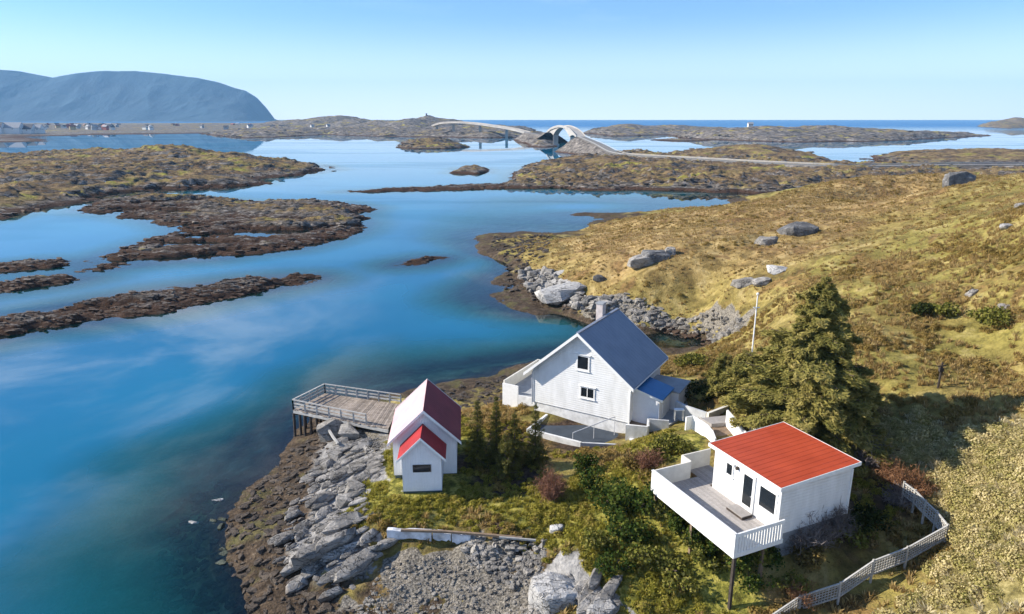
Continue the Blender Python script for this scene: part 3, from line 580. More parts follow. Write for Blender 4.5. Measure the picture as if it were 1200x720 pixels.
def roof_slab(bm, a, b, y0, y1, t=.14):
    """slab between eave point a=(x,z) and ridge point b"""
    extr(bm, [(a[0], y0, a[1]), (b[0], y0, b[1]), (b[0], y0, b[1]-t), (a[0], y0, a[1]-t)], (0, y1-y0, 0))
bm = bmesh.new(); roof_slab(bm, (-.02, 5.9), (4.448, 9.84), 0, 7.86); roof_slab(bm, (8.92, 6.36), (4.452, 9.84), 0, 7.86); roof = done('roof', bm, M['slate'], house)
bm = bmesh.new(); bx(bm, 4.33, 4.57, .01, 7.85, 9.80, 9.88); done('ridge_cap', bm, M['slate'], roof)
for a, b in (((-.05, 5.93), (4.45, 9.87)), ((8.95, 6.39), (4.45, 9.87))):
    for yy in (-.03, 7.862):
        bm = bmesh.new(); roof_slab(bm, a, b, yy, yy+.028, .26); done('barge_board', bm, M['white'], roof)
for xx, zz in ((-.06, 5.9), (8.93, 6.34)):
    bm = bmesh.new(); tube(bm, [(xx, .0, zz-.1), (xx, 7.86, zz-.1)], .055, 6); done('gutter', bm, M['white'], roof)
bm = bmesh.new(); tube(bm, [(8.62, .5, 6.2), (8.56, .5, 5.9), (8.56, .5, 3.2)], .04, 6); done('downpipe', bm, M['white'], house)
bm = bmesh.new(); tube(bm, [(.44, .5, 5.9), (.44, .5, 3.2)], .04, 6); done('downpipe', bm, M['metal'], house)
ch = box('chimney', M['chimney'], roof, 3.65, 4.22, 5.2, 5.85, 8.6, 10.75, bevel=.02); 
box('chimney_cap', M['concrete'], roof, 3.60, 4.27, 5.15, 5.90, 10.752, 10.84)
window(house, 'window', 'y', .55, 4.72, 6.93, .85, .98, -1, 0, .12)
window(house, 'window', 'y', .55, 5.15, 4.75, 1.02, .72, -1, 1, .11)
for xx in (.5, 8.5):
    box('corner_board', M['white'], house, xx-.06, xx+.06, .50, .62, 3.36, 6.0)
# porch on the right flank
bm = bmesh.new(); extr(bm, [(8.502, 1.3, 3.0), (10.5, 1.3, 3.0), (10.5, 1.3, 5.45), (8.502, 1.3, 5.95)], (0, 2.5, 0)); pr = done('porch', bm, M['white_clad_v'], house)
bm = bmesh.new(); extr(bm, [(8.48, 1.15, 6.05), (10.75, 1.15, 5.48), (10.75, 1.15, 5.36), (8.48, 1.15, 5.93)], (0, 2.8, 0)); done('porch_roof', bm, M['blue'], pr)
bm = bmesh.new(); extr(bm, [(8.49, 1.12, 6.02), (10.77, 1.12, 5.46), (10.77, 1.12, 5.30), (8.49, 1.12, 5.86)], (0, .028, 0)); done('porch_fascia', bm, M['white'], pr)
d = box('porch_door', M['white'], pr, 10.5, 10.54, 2.1, 3.0, 3.1, 5.1); bm = bmesh.new(); beam(bm, (10.57, 2.2, 4.1), (10.57, 2.32, 4.1), .03); done('door_handle', bm, M['metal'], pr)
box('annexe', M['white_clad_v'], house, 8.502, 11.1, 3.95, 6.6, 3.0, 5.1)
box('annexe_roof', M['concrete'], house, 8.51, 11.22, 3.83, 6.72, 5.102, 5.2)
# low terrace on the water side of the house
ter = thing('side_terrace', 'cream parapet terrace on the sea side of the large white house', 'terrace', (HO[0], HO[1], 0), HA)
box('terrace_floor', M['concrete'], ter, -2.6, .45, 1.4, 7.2, 2.9, 3.3)
box('parapet', M['cream'], ter, -2.75, -2.62, 1.4, 7.35, 1.2, 4.25); box('parapet', M['cream'], ter, -2.6, .44, 7.22, 7.35, 1.2, 4.25)
box('parapet', M['white'], ter, -2.75, -1.3, 1.26, 1.38, 1.2, 4.05); box('retaining_face', M['plaster'], ter, -1.28, .44, 1.27, 1.38, 1.0, 3.3)
# sunken front terrace
ft = thing('front_terrace', 'dark grey concrete terrace with low white rim below the house gable', 'terrace', (HO[0], HO[1], 0), HA)
box('terrace_slab', M['darkslab'], ft, 2.0, 8.9, -2.6, .54, 1.9, 2.42)  # floor in one even dark blue-grey
box('rim_wall', M['plaster'], ft, 2.0, 6.2, -2.82, -2.62, 1.4, 2.72); box('rim_wall', M['plaster'], ft, 1.8, 1.98, -2.82, .3, 1.4, 2.72)
bm = bmesh.new(); extr(bm, [(6.2, -2.8, 1.5), (8.9, -1.6, 1.5), (8.9, -1.6, 2.7), (6.2, -2.8, 2.7)], (.06, .18, 0)); done('rim_wall', bm, M['grey_wash'], ft)
bm = bmesh.new(); tube(bm, [(5.4, -2.4, 3.1), (7.6, .1, 3.9)], .035, 6); done('handrail', bm, M['metal'], ft)
for t in (0, .5, 1): bar('rail_post', M['metal'], ft, (5.4+2.2*t, -2.4+2.5*t, 2.4), (5.4+2.2*t, -2.4+2.5*t, 3.1+.8*t), .04)
# entry landing, walkways
def slab_px(name, px, z, t, mat, parent, zs=None):
    pts = [P(a, b, (zs[i] if zs else z)) for i, (a, b) in enumerate(px)]
    bm = bmesh.new(); extr(bm, [tuple(p) for p in pts], (0, 0, -t)); return done(name, bm, mat, parent)
def wall_px(name, px, z, h, w, mat, parent=None, zs=None):
    """a low wall whose top edge runs through photo points (top at height z)"""
    pts = [Vector(P(a, b, (zs[i] if zs else z))) for i, (a, b) in enumerate(px)]; bm = bmesh.new()
    n = len(pts); lr = []
    for i, p in enumerate(pts):
        d = (pts[min(i+1, n-1)]-pts[max(i-1, 0)]); d.z = 0; d.normalize(); s = Vector((-d.y, d.x, 0))*w/2; lr.append((p-s, p+s))
    vs = [[bm.verts.new(q) for q in (a, b, b-Vector((0, 0, h)), a-Vector((0, 0, h)))] for a, b in lr]
    for i in range(n-1):
        for k in range(4): bm.faces.new((vs[i][k], vs[i][(k+1) % 4], vs[i+1][(k+1) % 4], vs[i+1][k]))
    bm.faces.new(vs[0][::-1]); bm.faces.new(vs[-1]); return done(name, bm, mat, parent)
ent = thing('entrance_landing', 'white walled landing with a dark floor beside the blue roofed porch', 'landing', (0, 0, 0))
wall_px('front_wall', [(733.5,497.5),(759,500)], 3.9, 1.6, .16, M['plaster'], ent); wall_px('side_wall', [(759.5,490),(759.8,499.5)], 3.9, 1.6, .14, M['plaster'], ent)
slab_px('landing_floor', [(735,499),(758,501),(759,489),(741,487)], 3.3, .3, M['brownwood'], ent)
wall_px('front_wall', [(761,491),(784,493)], 4.1, 1.4, .16, M['grey_wash'], ent)
slab_px('landing_floor', [(762,497),(784,498),(806,486),(826,486),(795,462),(781,462),(768,484)], 3.65, .3, M['concrete'], ent)
box_step = slab_px('low_step', [(738,512.5),(753,513.5),(752,517),(737.5,516)], 2.9, .35, M['plaster'], ent)
tb = thing('garden_table', 'small white frame table standing by the landing of the white house', 'table', tuple(P(795, 492, 3.9)))
bm = bmesh.new(); bx(bm, -.35, .35, -.2, .2, .78, .83); done('table_top', bm, M['white'], tb)
for i, j in ((-1, -1), (1, -1), (-1, 1), (1, 1)): bar('leg', M['white'], tb, (i*.3, j*.16, 0), (i*.3, j*.16, .78), .05)
w1 = wall_px('garden_wall', [(793,470),(805,476),(828,483.5)], 4.9, 1.8, .2, M['grey_wash']); tag(w1, 'grey white garden wall in front of the dark round shrub', 'wall')
w2 = wall_px('garden_wall', [(829.5,484),(840,480),(853,475)], 5.2, 1.8, .2, M['cream']); tag(w2, 'brownish garden wall running from the grey wall up to the spruce', 'wall')
w3 = wall_px('garden_wall', [(789,445),(797,447),(804,450)], 4.6, 1.8, .16, M['plaster']); tag(w3, 'short white wall stub behind the blue roofed porch', 'wall')
wk = thing('walkway', 'raised walkway with curved white parapet leading from house to red roofed cabin', 'walkway')
wall_px('curved_parapet', [(804,489),(812,487.5),(821,492.5),(829,498),(835,505),(838.5,514)], 5.9, .95, .1, M['white'], wk)
slab_px('upper_floor', [(821,490),(851,487),(853,495),(834,497)], 5.2, .25, M['deckwood'], wk)
bd = [(834,499),(853.5,497),(861.5,508.5),(841,515)]
a0, a1, a2, a3 = [Vector(P(a, b, 4.95)) for a, b in bd]
for k in range(12):
    t0, t1 = k/12, (k+.9)/12; bm = bmesh.new(); extr(bm, [a0.lerp(a3, t0), a1.lerp(a2, t0), a1.lerp(a2, t1), a0.lerp(a3, t1)], (0, 0, -.1)); done('floor_board', bm, M['brownwood'], wk)
slab_px('floor_frame', bd, 4.84, .2, M['darkwood'], wk)
wall_px('parapet', [(852.5,480.5),(860,489),(868,499),(875,508)], 6.1, 1.3, .12, M['white'], wk); wall_px('parapet', [(880,487),(890,490.5),(903,497.5)], 6.5, 1.3, .12, M['white'], wk)

# ------------------------------------------------------------------ boathouse and its shed
BO, BA = (-7.97, 39.7), .07
bh = thing('boathouse', 'tall narrow white boathouse with pale pink and dull red roof by the pier', 'boathouse', (BO[0], BO[1], 0), BA)
bm = bmesh.new(); gable_walls(bm, .3, 4.39, .3, 5.3, 2.55, 5.07, 5.07, 2.345, 7.02); done('wall', bm, M['white_clad_v'], bh)
box('plinth', M['foot'], bh, .36, 4.33, .36, 5.24, 1.0, 2.548)
bm = bmesh.new(); roof_slab(bm, (0, 4.93), (2.343, 7.18), 0, 5.48, .12); done('roof_slope', bm, M['pink'], bh)['label'] = 'pale pink seaward roof slope'
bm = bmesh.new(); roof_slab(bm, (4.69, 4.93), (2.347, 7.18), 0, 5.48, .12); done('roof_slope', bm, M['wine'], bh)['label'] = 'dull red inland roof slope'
for a, b in (((-.03, 4.95), (2.345, 7.205)), ((4.72, 4.95), (2.345, 7.205))):
    for yy in (-.03, 5.482):
        bm = bmesh.new(); roof_slab(bm, a, b, yy, yy+.028, .2); done('barge_board', bm, M['white'], bh)
SO = (-7.07, 37.82)
shd = thing('entrance_shed', 'small white shed with bright red roof and dark slit window, in front of the boathouse', 'shed', (SO[0], SO[1], 0), .06)
bm = bmesh.new(); gable_walls(bm, .28, 2.7, .25, 2.14, 2.5, 4.84, 4.84, 1.49, 6.05); done('wall', bm, M['white_clad_v'], shd)
box('plinth', M['foot'], shd, .3, 2.68, .27, 2.12, 1.2, 2.498)
for sgn, a in ((-1, -.0), (1, 2.98)):
    bm = bmesh.new(); roof_slab(bm, (a, 4.74), (1.49+.002*sgn, 6.23), 0, 2.12, .1); done('roof_slope', bm, M['redtin'], shd)
    bm = bmesh.new(); roof_slab(bm, (a+.03*sgn, 4.76), (1.49, 6.255), -.03, -.002, .17); done('barge_board', bm, M['white'], shd)
window(shd, 'window', 'y', .25, 1.5, 3.88, 1.02, .4, -1, 0, .05, sill=False, mat='darkwood')

# ------------------------------------------------------------------ red roofed cabin
CO, CA = (12.84, 29.09), .42
cb_ = thing('red_roofed_cabin', 'white cabin with flat sloping red roof above its own deck', 'cabin', (CO[0], CO[1], 0), CA)
bm = bmesh.new(); extr(bm, [(.28, .22, 5.2), (5.05, .22, 5.2), (5.05, .22, 8.02), (.28, .22, 7.84)], (0, 4.75, 0)); done('wall', bm, M['white_clad'], cb_)
box('foundation', M['concrete'], cb_, .4, 4.95, .35, 4.9, 3.4, 5.198)
bm = bmesh.new(); extr(bm, [(0, 0, 7.99), (5.3, 0, 8.22), (5.3, 0, 8.06), (0, 0, 7.83)], (0, 5.17, 0)); cr = done('roof', bm, M['red'], cb_)
for y0, y1 in ((-.03, -.002), (5.172, 5.2)):
    bm = bmesh.new(); extr(bm, [(-.03, y0, 8.0), (5.33, y0, 8.235), (5.33, y0, 8.04), (-.03, y0, 7.8)], (0, y1-y0, 0)); done('fascia', bm, M['white'], cr)
box('fascia', M['white'], cr, -.03, -.002, 0, 5.17, 7.8, 8.0); box('fascia', M['white'], cr, 5.302, 5.33, 0, 5.17, 8.03, 8.233)
for y in (.22,):
    for x in (.28, 5.05): box('corner_board', M['white'], cb_, x-.05, x+.05, y-.045, y+.06, 5.2, 7.8)
bm = bmesh.new(); tube(bm, [(.2, .12, 7.8), (.2, .12, 5.5)], .035, 6); done('downpipe', bm, M['white'], cb_)
window(cb_, 'window', 'x', .28, .98, 6.2, 1.05, 1.1, -1, 0, .09)
window(cb_, 'window', 'x', .28, 3.75, 6.75, .42, .62, -1, 0, .07)
dr = bmesh.new(); bx(dr, .2, .28, 1.85, 2.75, 5.42, 7.55); door = done('door', dr, M['white'], cb_)
dg = bmesh.new(); bx(dg, .18, .2, 2.0, 2.6, 5.75, 7.4); done('pane', dg, M['glass'], door); dg = bmesh.new(); beam(dg, (.15, 1.92, 6.4), (.15, 2.02, 6.4), .03); done('handle', dg, M['metal'], door)
bm = bmesh.new(); bx(bm, .12, .28, 3.1, 3.22, 7.35, 7.5); done('wall_lamp', bm, M['darkwood'], cb_)
dk = thing('cabin_deck', 'raised board deck with white parapet on stilts, along the red roofed cabin', 'deck', (CO[0], CO[1], 0), CA)
for k in range(20):
    x0 = -2.72+k*.15; y1 = 7.0 if x0 > .0 else 6.15
    if x0 > .2: continue
    box('deck_board', M['deckwood'], dk, x0, x0+.138, -.18, 6.2, 5.33, 5.37)
for k in range(10): box('deck_board', M['deckwood'], dk, .282+k*.15, .42+k*.15, 5.2, 7.0, 5.33, 5.37)
box('deck_frame', M['brownwood'], dk, -2.72, .27, -.18, 6.2, 5.12, 5.327); box('deck_frame', M['brownwood'], dk, .284, 1.8, 5.18, 7.0, 5.12, 5.327)
bm = bmesh.new(); bx(bm, -2.85, -2.76, -.29, 6.3, 5.12, 6.4); done('parapet', bm, M['white'], dk)
bm = bmesh.new(); bx(bm, -2.76, -.25, 6.22, 6.3, 5.12, 6.4); done('parapet', bm, M['cream'], dk)
bm = bmesh.new(); bx(bm, -.25, 1.8, 7.02, 7.1, 5.12, 6.4); bx(bm, -.25, -.17, 6.3, 7.02, 5.12, 6.4); done('parapet', bm, M['cream'], dk)
bm = bmesh.new(); bx(bm, -2.76, .2, -.29, -.21, 5.12, 5.35); bx(bm, -2.76, .2, -.29, -.21, 6.22, 6.4); done('end_railing', bm, M['white'], dk)
for k in range(17):
    x0 = -2.74+k*.173; box('baluster', M['white'], dk, x0, x0+.12, -.28, -.23, 5.352, 6.218)
for y0, y1, x in ((-.29, 6.3, -2.88),): box('handrail', M['white'], dk, x, x+.15, y0, y1, 6.402, 6.44)
for x, y, zz in ((-2.7, -.2, 1.4), (-2.7, 2.9, 2.0), (-2.7, 6.0, 3.0), (-.9, -.15, 2.0), (-1.3, 3, 2.5)): box('stilt', M['darkwood' if y < 0 and x < -2 else 'brownwood'], dk, x-.07, x+.07, y-.07, y+.07, zz, 5.118)
mt = thing('doorstep', 'dark edged doorstep lying on the deck at the cabin glass door', 'doorstep', (CO[0], CO[1], 0), CA)
box('tread', M['deckwood'], mt, -.55, .12, 1.75, 2.85, 5.50, 5.54); box('step_frame', M['darkwood'], mt, -.55, .12, 1.72, 2.88, 5.375, 5.498)

# ------------------------------------------------------------------ pier
pr_ = thing('pier', 'weathered plank pier on dark pilings with white rails by the boathouse', 'pier')
A_, B_, C_, D_ = [Vector(P(a, b, z)) for a, b, z in ((344,480,2.4),(381,461,2.4),(470,474,2.4),(455,503,2.4))]
npl = 46
for k in range(npl):
    t0, t1 = k/npl, (k+.9)/npl; bm = bmesh.new(); dz = random.uniform(-.012, .012)
    j = random.uniform(-.01, .01)
    q = [A_.lerp(D_, t0), B_.lerp(C_, t0), B_.lerp(C_, t1), A_.lerp(D_, t1)]
    e = (q[0]-q[1]).normalized()*random.uniform(-.05, .12); q[0] += e; q[3] += e
    extr(bm, [x+Vector((0, 0, dz)) for x in q], (0, 0, -.05)); done('plank', bm, M['pierwood'], pr_)
dn = Vector((0, 0, -.19))
for a, b in ((A_, D_), (B_, C_), (A_.lerp(B_, .5), D_.lerp(C_, .5))): bar('bearer', M['greywood'], pr_, a+dn, b+dn, .14, .22)
up = Vector((0, 0, 1))
def railrun(a, b, n, mat):
    for k in range(n+1): p = a.lerp(b, k/n); bar('rail_post', M[mat], pr_, p-up*.15, p+up*.82, .09)
    for h in (.28, .55): bar('rail', M[mat], pr_, a+up*h, b+up*h, .03, .13)
    bar('top_rail', M[mat], pr_, a+up*.85, b+up*.85, .13, .05)
nr_end = A_.lerp(D_, .78)
railrun(A_, nr_end, 6, 'greywood'); railrun(A_, B_, 4, 'greywood'); railrun(B_, C_, 7, 'greywood')
for i, (s, t) in enumerate([(0, 0), (0, .33), (0, .66), (0, 1), (.12, 0), (.12, .5), (.25, 0), (.25, .4), (.25, 1), (.5, 1), (.5, .5), (.75, 1), (.06, .02), (.18, .02)]):
    p = A_.lerp(D_, s).lerp(B_.lerp(C_, s), t); g = max(-1.5, gz(p.x, p.y)-.3)
    bm = bmesh.new(); tube(bm, [(p.x+random.uniform(-.1, .1), p.y+random.uniform(-.1, .1), g), (p.x, p.y, 2.1)], .11, 7); done('piling', bm, M['darkwood'], pr_)
for s in (0, .12):
    a = A_.lerp(D_, s); b = B_.lerp(C_, s); bar('cross_brace', M['darkwood'], pr_, a+Vector((0, 0, -.4)), b+Vector((0, 0, -2.0)), .07, .14)

# ------------------------------------------------------------------ ruined wall, driftwood
rw = thing('ruined_wall', 'broken whitewashed foundation wall with rubble above the pebble beach', 'wall')
def patchwall(px, z, h, mat, nm='wall_section'):
    pts = [Vector(P(a, b, z)) for a, b in px]
    bm = bmesh.new(); a, b = pts; n = 8; d = (b-a); d.normalize(); s = Vector((-d.y, d.x, 0))*.3
    top = [a.lerp(b, i/n)+Vector((0, 0, random.uniform(-.06, .03))) for i in range(n+1)]; bot = [a.lerp(b, i/n)-Vector((0, 0, h*random.uniform(.75, 1.1))) for i in range(n+1)]
    extr(bm, [*top, *bot[::-1]], s); return done(nm, bm, mat, rw)
patchwall([(453,621.5),(505,624)], 2.15, .62, M['wallstone']); patchwall([(507,624),(528,626)], 2.1, .5, M['wallstone']); patchwall([(529.5,626),(551,628)], 2.1, .6, M['wallstone'])
dw = wall_px('driftwood_log', [(470,620.5),(520,622),(560,625),(612,629.5)], 2.3, .12, .14, M['brownwood']); tag(dw, 'long bleached timber lying along the top of the ruined wall', 'log')
d2 = wall_px('driftwood_log', [(585,629),(605,630.5),(628,632.5)], 2.35, .1, .1, M['greywood']); tag(d2, 'short pale timber at the right end of the longer log', 'log')
d3 = wall_px('driftwood_log', [(593,681),(605,683.5),(617,685)], 1.25, .14, .16, M['greywood']); tag(d3, 'pale driftwood lying beside the big white boulder', 'log')
d4 = wall_px('driftwood_log', [(384,501),(390,511),(396,519)], 1.9, .14, .16, M['greywood']); tag(d4, 'pale plank leaning on the rocks under the pier', 'plank')

# ------------------------------------------------------------------ lattice fence
fence = thing('lattice_fence', 'greyed lattice fence bending round the garden below the pale scrub bank', 'fence')
FT = [(893,729,2.6),(938,699,3.3),(985,684,3.9),(1024,657.5,4.6),(1064,642,5.0),(1111,616,5.6)]
FT2 = [(1111,616,5.6),(1098,600,5.75),(1085,588,5.9),(1073,575.5,6.0),(1060,566,6.1)]
def fence_run(tops, h, lattice):
    pts = [Vector(P(a, b, z)) for a, b, z in tops]
    for i in range(len(pts)-1):
        a, b = pts[i], pts[i+1]; L_ = (b-a).length; n = max(1, round(L_/2.6))
        for k in range(n+1):
            if k == n and i < len(pts)-2: continue
            if k == 0 and i == 0 and tops is FT2: continue
            p = a.lerp(b, k/n); bar('post', M['lattice'], fence, p-Vector((0, 0, h+.6)), p+Vector((0, 0, .08)), .085)
        bar('top_rail', M['greywood'], fence, a, b, .07, .06); bar('bottom_rail', M['lattice'], fence, a-up*h, b-up*h, .07, .06)
        bm = bmesh.new(); m = int(L_/.15); d = (b-a)/L_
        if lattice:
            for k in range(m):
                p = a+d*(k*.15+.07); beam(bm, p-up*h, p-up*.03, .05, .02)
            for hh in (.15, .3, .45, .6):
                if hh < h: beam(bm, a-up*hh+Vector((.02, .02, 0)), b-up*hh+Vector((.02, .02, 0)), .02, .055)
        done('lattice', bm, M['lattice'], fence)['kind'] = 'stuff'
fence_run(FT, .75, True); fence_run(FT2, .7, True)

# ------------------------------------------------------------------ poles
fp = G(878, 447); fpt = Vector((fp.x, fp.y, zat(346, fp.y)-.0))
pole = thing('flagpole', 'slim white flagpole standing in front of the great spruce', 'flagpole', (fp.x, fp.y, fp.z))
hh = zat(346, fp.y)-fp.z
bm = bmesh.new(); tube(bm, [(0, 0, -.4), (0, 0, hh)], .075, 8, .045); done('shaft', bm, M['white'], pole)
bm = bmesh.new(); bmesh.ops.create_uvsphere(bm, u_segments=8, v_segments=6, radius=.12, matrix=Matrix.Translation((0, 0, hh+.08))); done('finial', bm, M['cream'], pole)
bar('cleat_bracket', M['white'], pole, (-.25, 0, hh*.86), (.25, 0, hh*.86), .06)
up_ = G(1099, 455)
lp_ = thing('post', 'dark weathered post with short crossarm standing on the sunny grass bench', 'post', tuple(up_))
bm = bmesh.new(); tube(bm, [(0, 0, -.3), (.02, 0, 1.75)], .08, 7, .06); done('shaft', bm, M['darkwood'], lp_)
bar('crossarm', M['darkwood'], lp_, (-.25, 0, 1.5), (.25, 0, 1.55), .07); bm = bmesh.new(); bx(bm, -.12, .13, -.08, .1, 1.15, 1.4); done('meter_box', bm, M['darkwood'], lp_)

# ------------------------------------------------------------------ causeway road, bridges
def ribbon(name, pts, w, th, mat, parent=None):
    bm = bmesh.new(); pts = [Vector(p) for p in pts]; n = len(pts); vs = []
    for i, p in enumerate(pts):
        d = pts[min(i+1, n-1)]-pts[max(i-1, 0)]; d.z = 0; d.normalize(); s = Vector((-d.y, d.x, 0))*w/2; dz = Vector((0, 0, th if not callable(th) else th(i/(n-1))))
        vs.append([bm.verts.new(q) for q in (p-s, p+s, p+s-dz, p-s-dz)])
    for i in range(n-1):
        for k in range(4): bm.faces.new((vs[i][k], vs[i][(k+1) % 4], vs[i+1][(k+1) % 4], vs[i+1][k]))
    bm.faces.new(vs[0][::-1]); bm.faces.new(vs[-1]); return done(name, bm, mat, parent)
def smoothpath(pts, n=40):
    pts = [Vector(p) for p in pts]; out = []; m = len(pts)-1
    for i in range(n+1):
        u = i/n*m; k = min(int(u), m-1); t = u-k; p0, p1, p2, p3 = pts[max(k-1, 0)], pts[k], pts[k+1], pts[min(k+2, m)]
        out.append(.5*((2*p1)+(p2-p0)*t+(2*p0-5*p1+4*p2-p3)*t*t+(3*p1-p0-3*p2+p3)*t**3))
    return out
def bankmesh(name, path, w, slope, mat):
    bm = bmesh.new(); n = len(path); vs = []
    for i, p in enumerate(path):
        d = path[min(i+1, n-1)]-path[max(i-1, 0)]; d.z = 0; d.normalize(); s = Vector((-d.y, d.x, 0)); z = p.z-.25; row = []
        for sgn in (-1, 1):
            r = [(0, 0), (w/2, 0)]+[(w/2+(z+1.2)*slope*t, -(z+1.2)*t) for t in (.25, .5, .75, 1)]
            for a, b in (r[::-1] if sgn < 0 else r[1:]):
                j = fbm(i*1.0, a*.4+sgn*9, 2, 2, 90)*.8*(b < 0); q = p+s*sgn*(a+float(j)); row.append(bm.verts.new((q.x, q.y, z+b+float(j)*.3)))
        vs.append(row)
    for i in range(n-1):
        for k in range(len(vs[0])-1): bm.faces.new((vs[i][k], vs[i][k+1], vs[i+1][k+1], vs[i+1][k]))
    o = done(name, bm, mat, None, True); o['kind'] = 'structure'; return o
road = [(250,318,4.6),(200,325,4.2)]+[tuple(P(a, b, z)) for a, b, z in ((1060,194,3.8),(987,194.5,3.8),(930,192.5,3.8),(870,189.5,3.8),(800,185.5,3.8),(750,182.5,3.8),(722,179.5,4.2))]
near_ab = (at_dist(681, 545), 545, 11.5); ramp_m = (at_dist(702, 500), 500, zat(169, 500))
rp = smoothpath(road+[ramp_m, near_ab], 90)
o = ribbon('causeway_road', rp, 6.5, .3, M['asphalt']); o['kind'] = 'structure'
bankmesh('causeway_bank', rp, 8.5, 1.5, M['isl_far'])
M['line'] = simple('worn_white_line', (.7, .7, .68), rough=.8)
# guard rail of the road
gr = thing('guard_rail', 'grey guard rail along the road climbing to the arched bridge', 'guard rail')
def offpath(path, off, dz):
    out = []; n = len(path)
    for i, p in enumerate(path):
        d = path[min(i+1, n-1)]-path[max(i-1, 0)]; d.z = 0; d.normalize(); out.append(p+Vector((-d.y, d.x, 0))*off+Vector((0, 0, dz)))
    return out
for sg in (-1, 1):
    op = offpath(rp, 3.3*sg, .7); bm = bmesh.new()
    for i in range(len(op)-1): beam(bm, op[i], op[i+1], .08, .25)
    done('rail', bm, M['greywood'], gr)
br = thing('arched_bridge', 'pale concrete bridge with tall arched openings rising steeply over the sound', 'bridge')
bp_ = smoothpath([near_ab, (at_dist(672, 590), 590, 16.2), (at_dist(661, 635), 635, zat(148.2, 635)), (at_dist(651, 680), 680, 15.8), (at_dist(645, 728), 728, 11.4)], 48)
ribbon('bridge_deck', bp_, 7.5, .9, M['bridge'], br)
# haunched girder: deep at the piers, slim at mid span
def girder(path, piers, parent):
    bm = bmesh.new(); n = len(path); vs = []
    for i, p in enumerate(path):
        t = i/(n-1); dmin = min(abs(t-q) for q in piers); hgt = .5+(5.2*max(0, 1-dmin/.2)**1.8)
        d = path[min(i+1, n-1)]-path[max(i-1, 0)]; d.z = 0; d.normalize(); s = Vector((-d.y, d.x, 0))*2.6
        vs.append([bm.verts.new(q) for q in (p-s-up*.88, p+s-up*.88, p+s-up*(.88+hgt), p-s-up*(.88+hgt))])
    for i in range(n-1):
        for k in range(4): bm.faces.new((vs[i][k], vs[i][(k+1) % 4], vs[i+1][(k+1) % 4], vs[i+1][k]))
    bm.faces.new(vs[0][::-1]); bm.faces.new(vs[-1]); done('girder', bm, M['bridge'], parent)
    for q in piers:
        p = path[int(q*(n-1))]; bm = bmesh.new(); bx(bm, p.x-2.4, p.x+2.4, p.y-1.2, p.y+1.2, -2, p.z-6); done('pier', bm, M['bridge'], parent)
        bm = bmesh.new(); bx(bm, p.x-3.4, p.x+3.4, p.y-2.4, p.y+2.4, -2, 1.2); done('footing', bm, M['concrete'], parent)
girder(bp_, (.27, .73), br)
for sg in (-1, 1):
    op = offpath(bp_, 3.6*sg, .6); bm = bmesh.new()
    for i in range(len(op)-1): beam(bm, op[i], op[i+1], .12, .9)
    done('parapet', bm, M['bridge'], br)
b2 = smoothpath([(at_dist(645, 728), 728, 11.4), (at_dist(632, 790), 790, 8), (at_dist(618, 840), 840, 9)], 16)
o = ribbon('island_road', b2, 7, .3, M['asphalt']); o['kind'] = 'structure'; bankmesh('island_road_bank', b2, 8.5, 1.5, M['isl_far'])
far = thing('far_bridge', 'long pale beam bridge on slim piers curving to the hilly island', 'bridge')
b3 = smoothpath([(at_dist(618, 840), 840, 9), (at_dist(600, 880), 880, zat(151, 880)), (at_dist(578, 930), 930, zat(147.5, 930)), (at_dist(556, 980), 980, zat(144.5, 980)), (at_dist(535, 1030), 1030, zat(143.3, 1030)), (at_dist(518, 1090), 1090, zat(144.5, 1090)), (at_dist(508, 1180), 1180, zat(147.5, 1180))], 60)
ribbon('bridge_deck', b3, 7, 1.5, M['bridge'], far)
for k in (13, 27, 42, 55):
    p = b3[k]; bm = bmesh.new(); bx(bm, p.x-1.8, p.x+1.8, p.y-1.5, p.y+1.5, -2, p.z-2.4); done('pier', bm, M['bridge'], far)
for sg in (-1, 1):
    op = offpath(b3, 3.9*sg, .5); bm = bmesh.new()
    for i in range(len(op)-1): beam(bm, op[i], op[i+1], .15, .9)
    done('parapet', bm, M['bridge'], far)
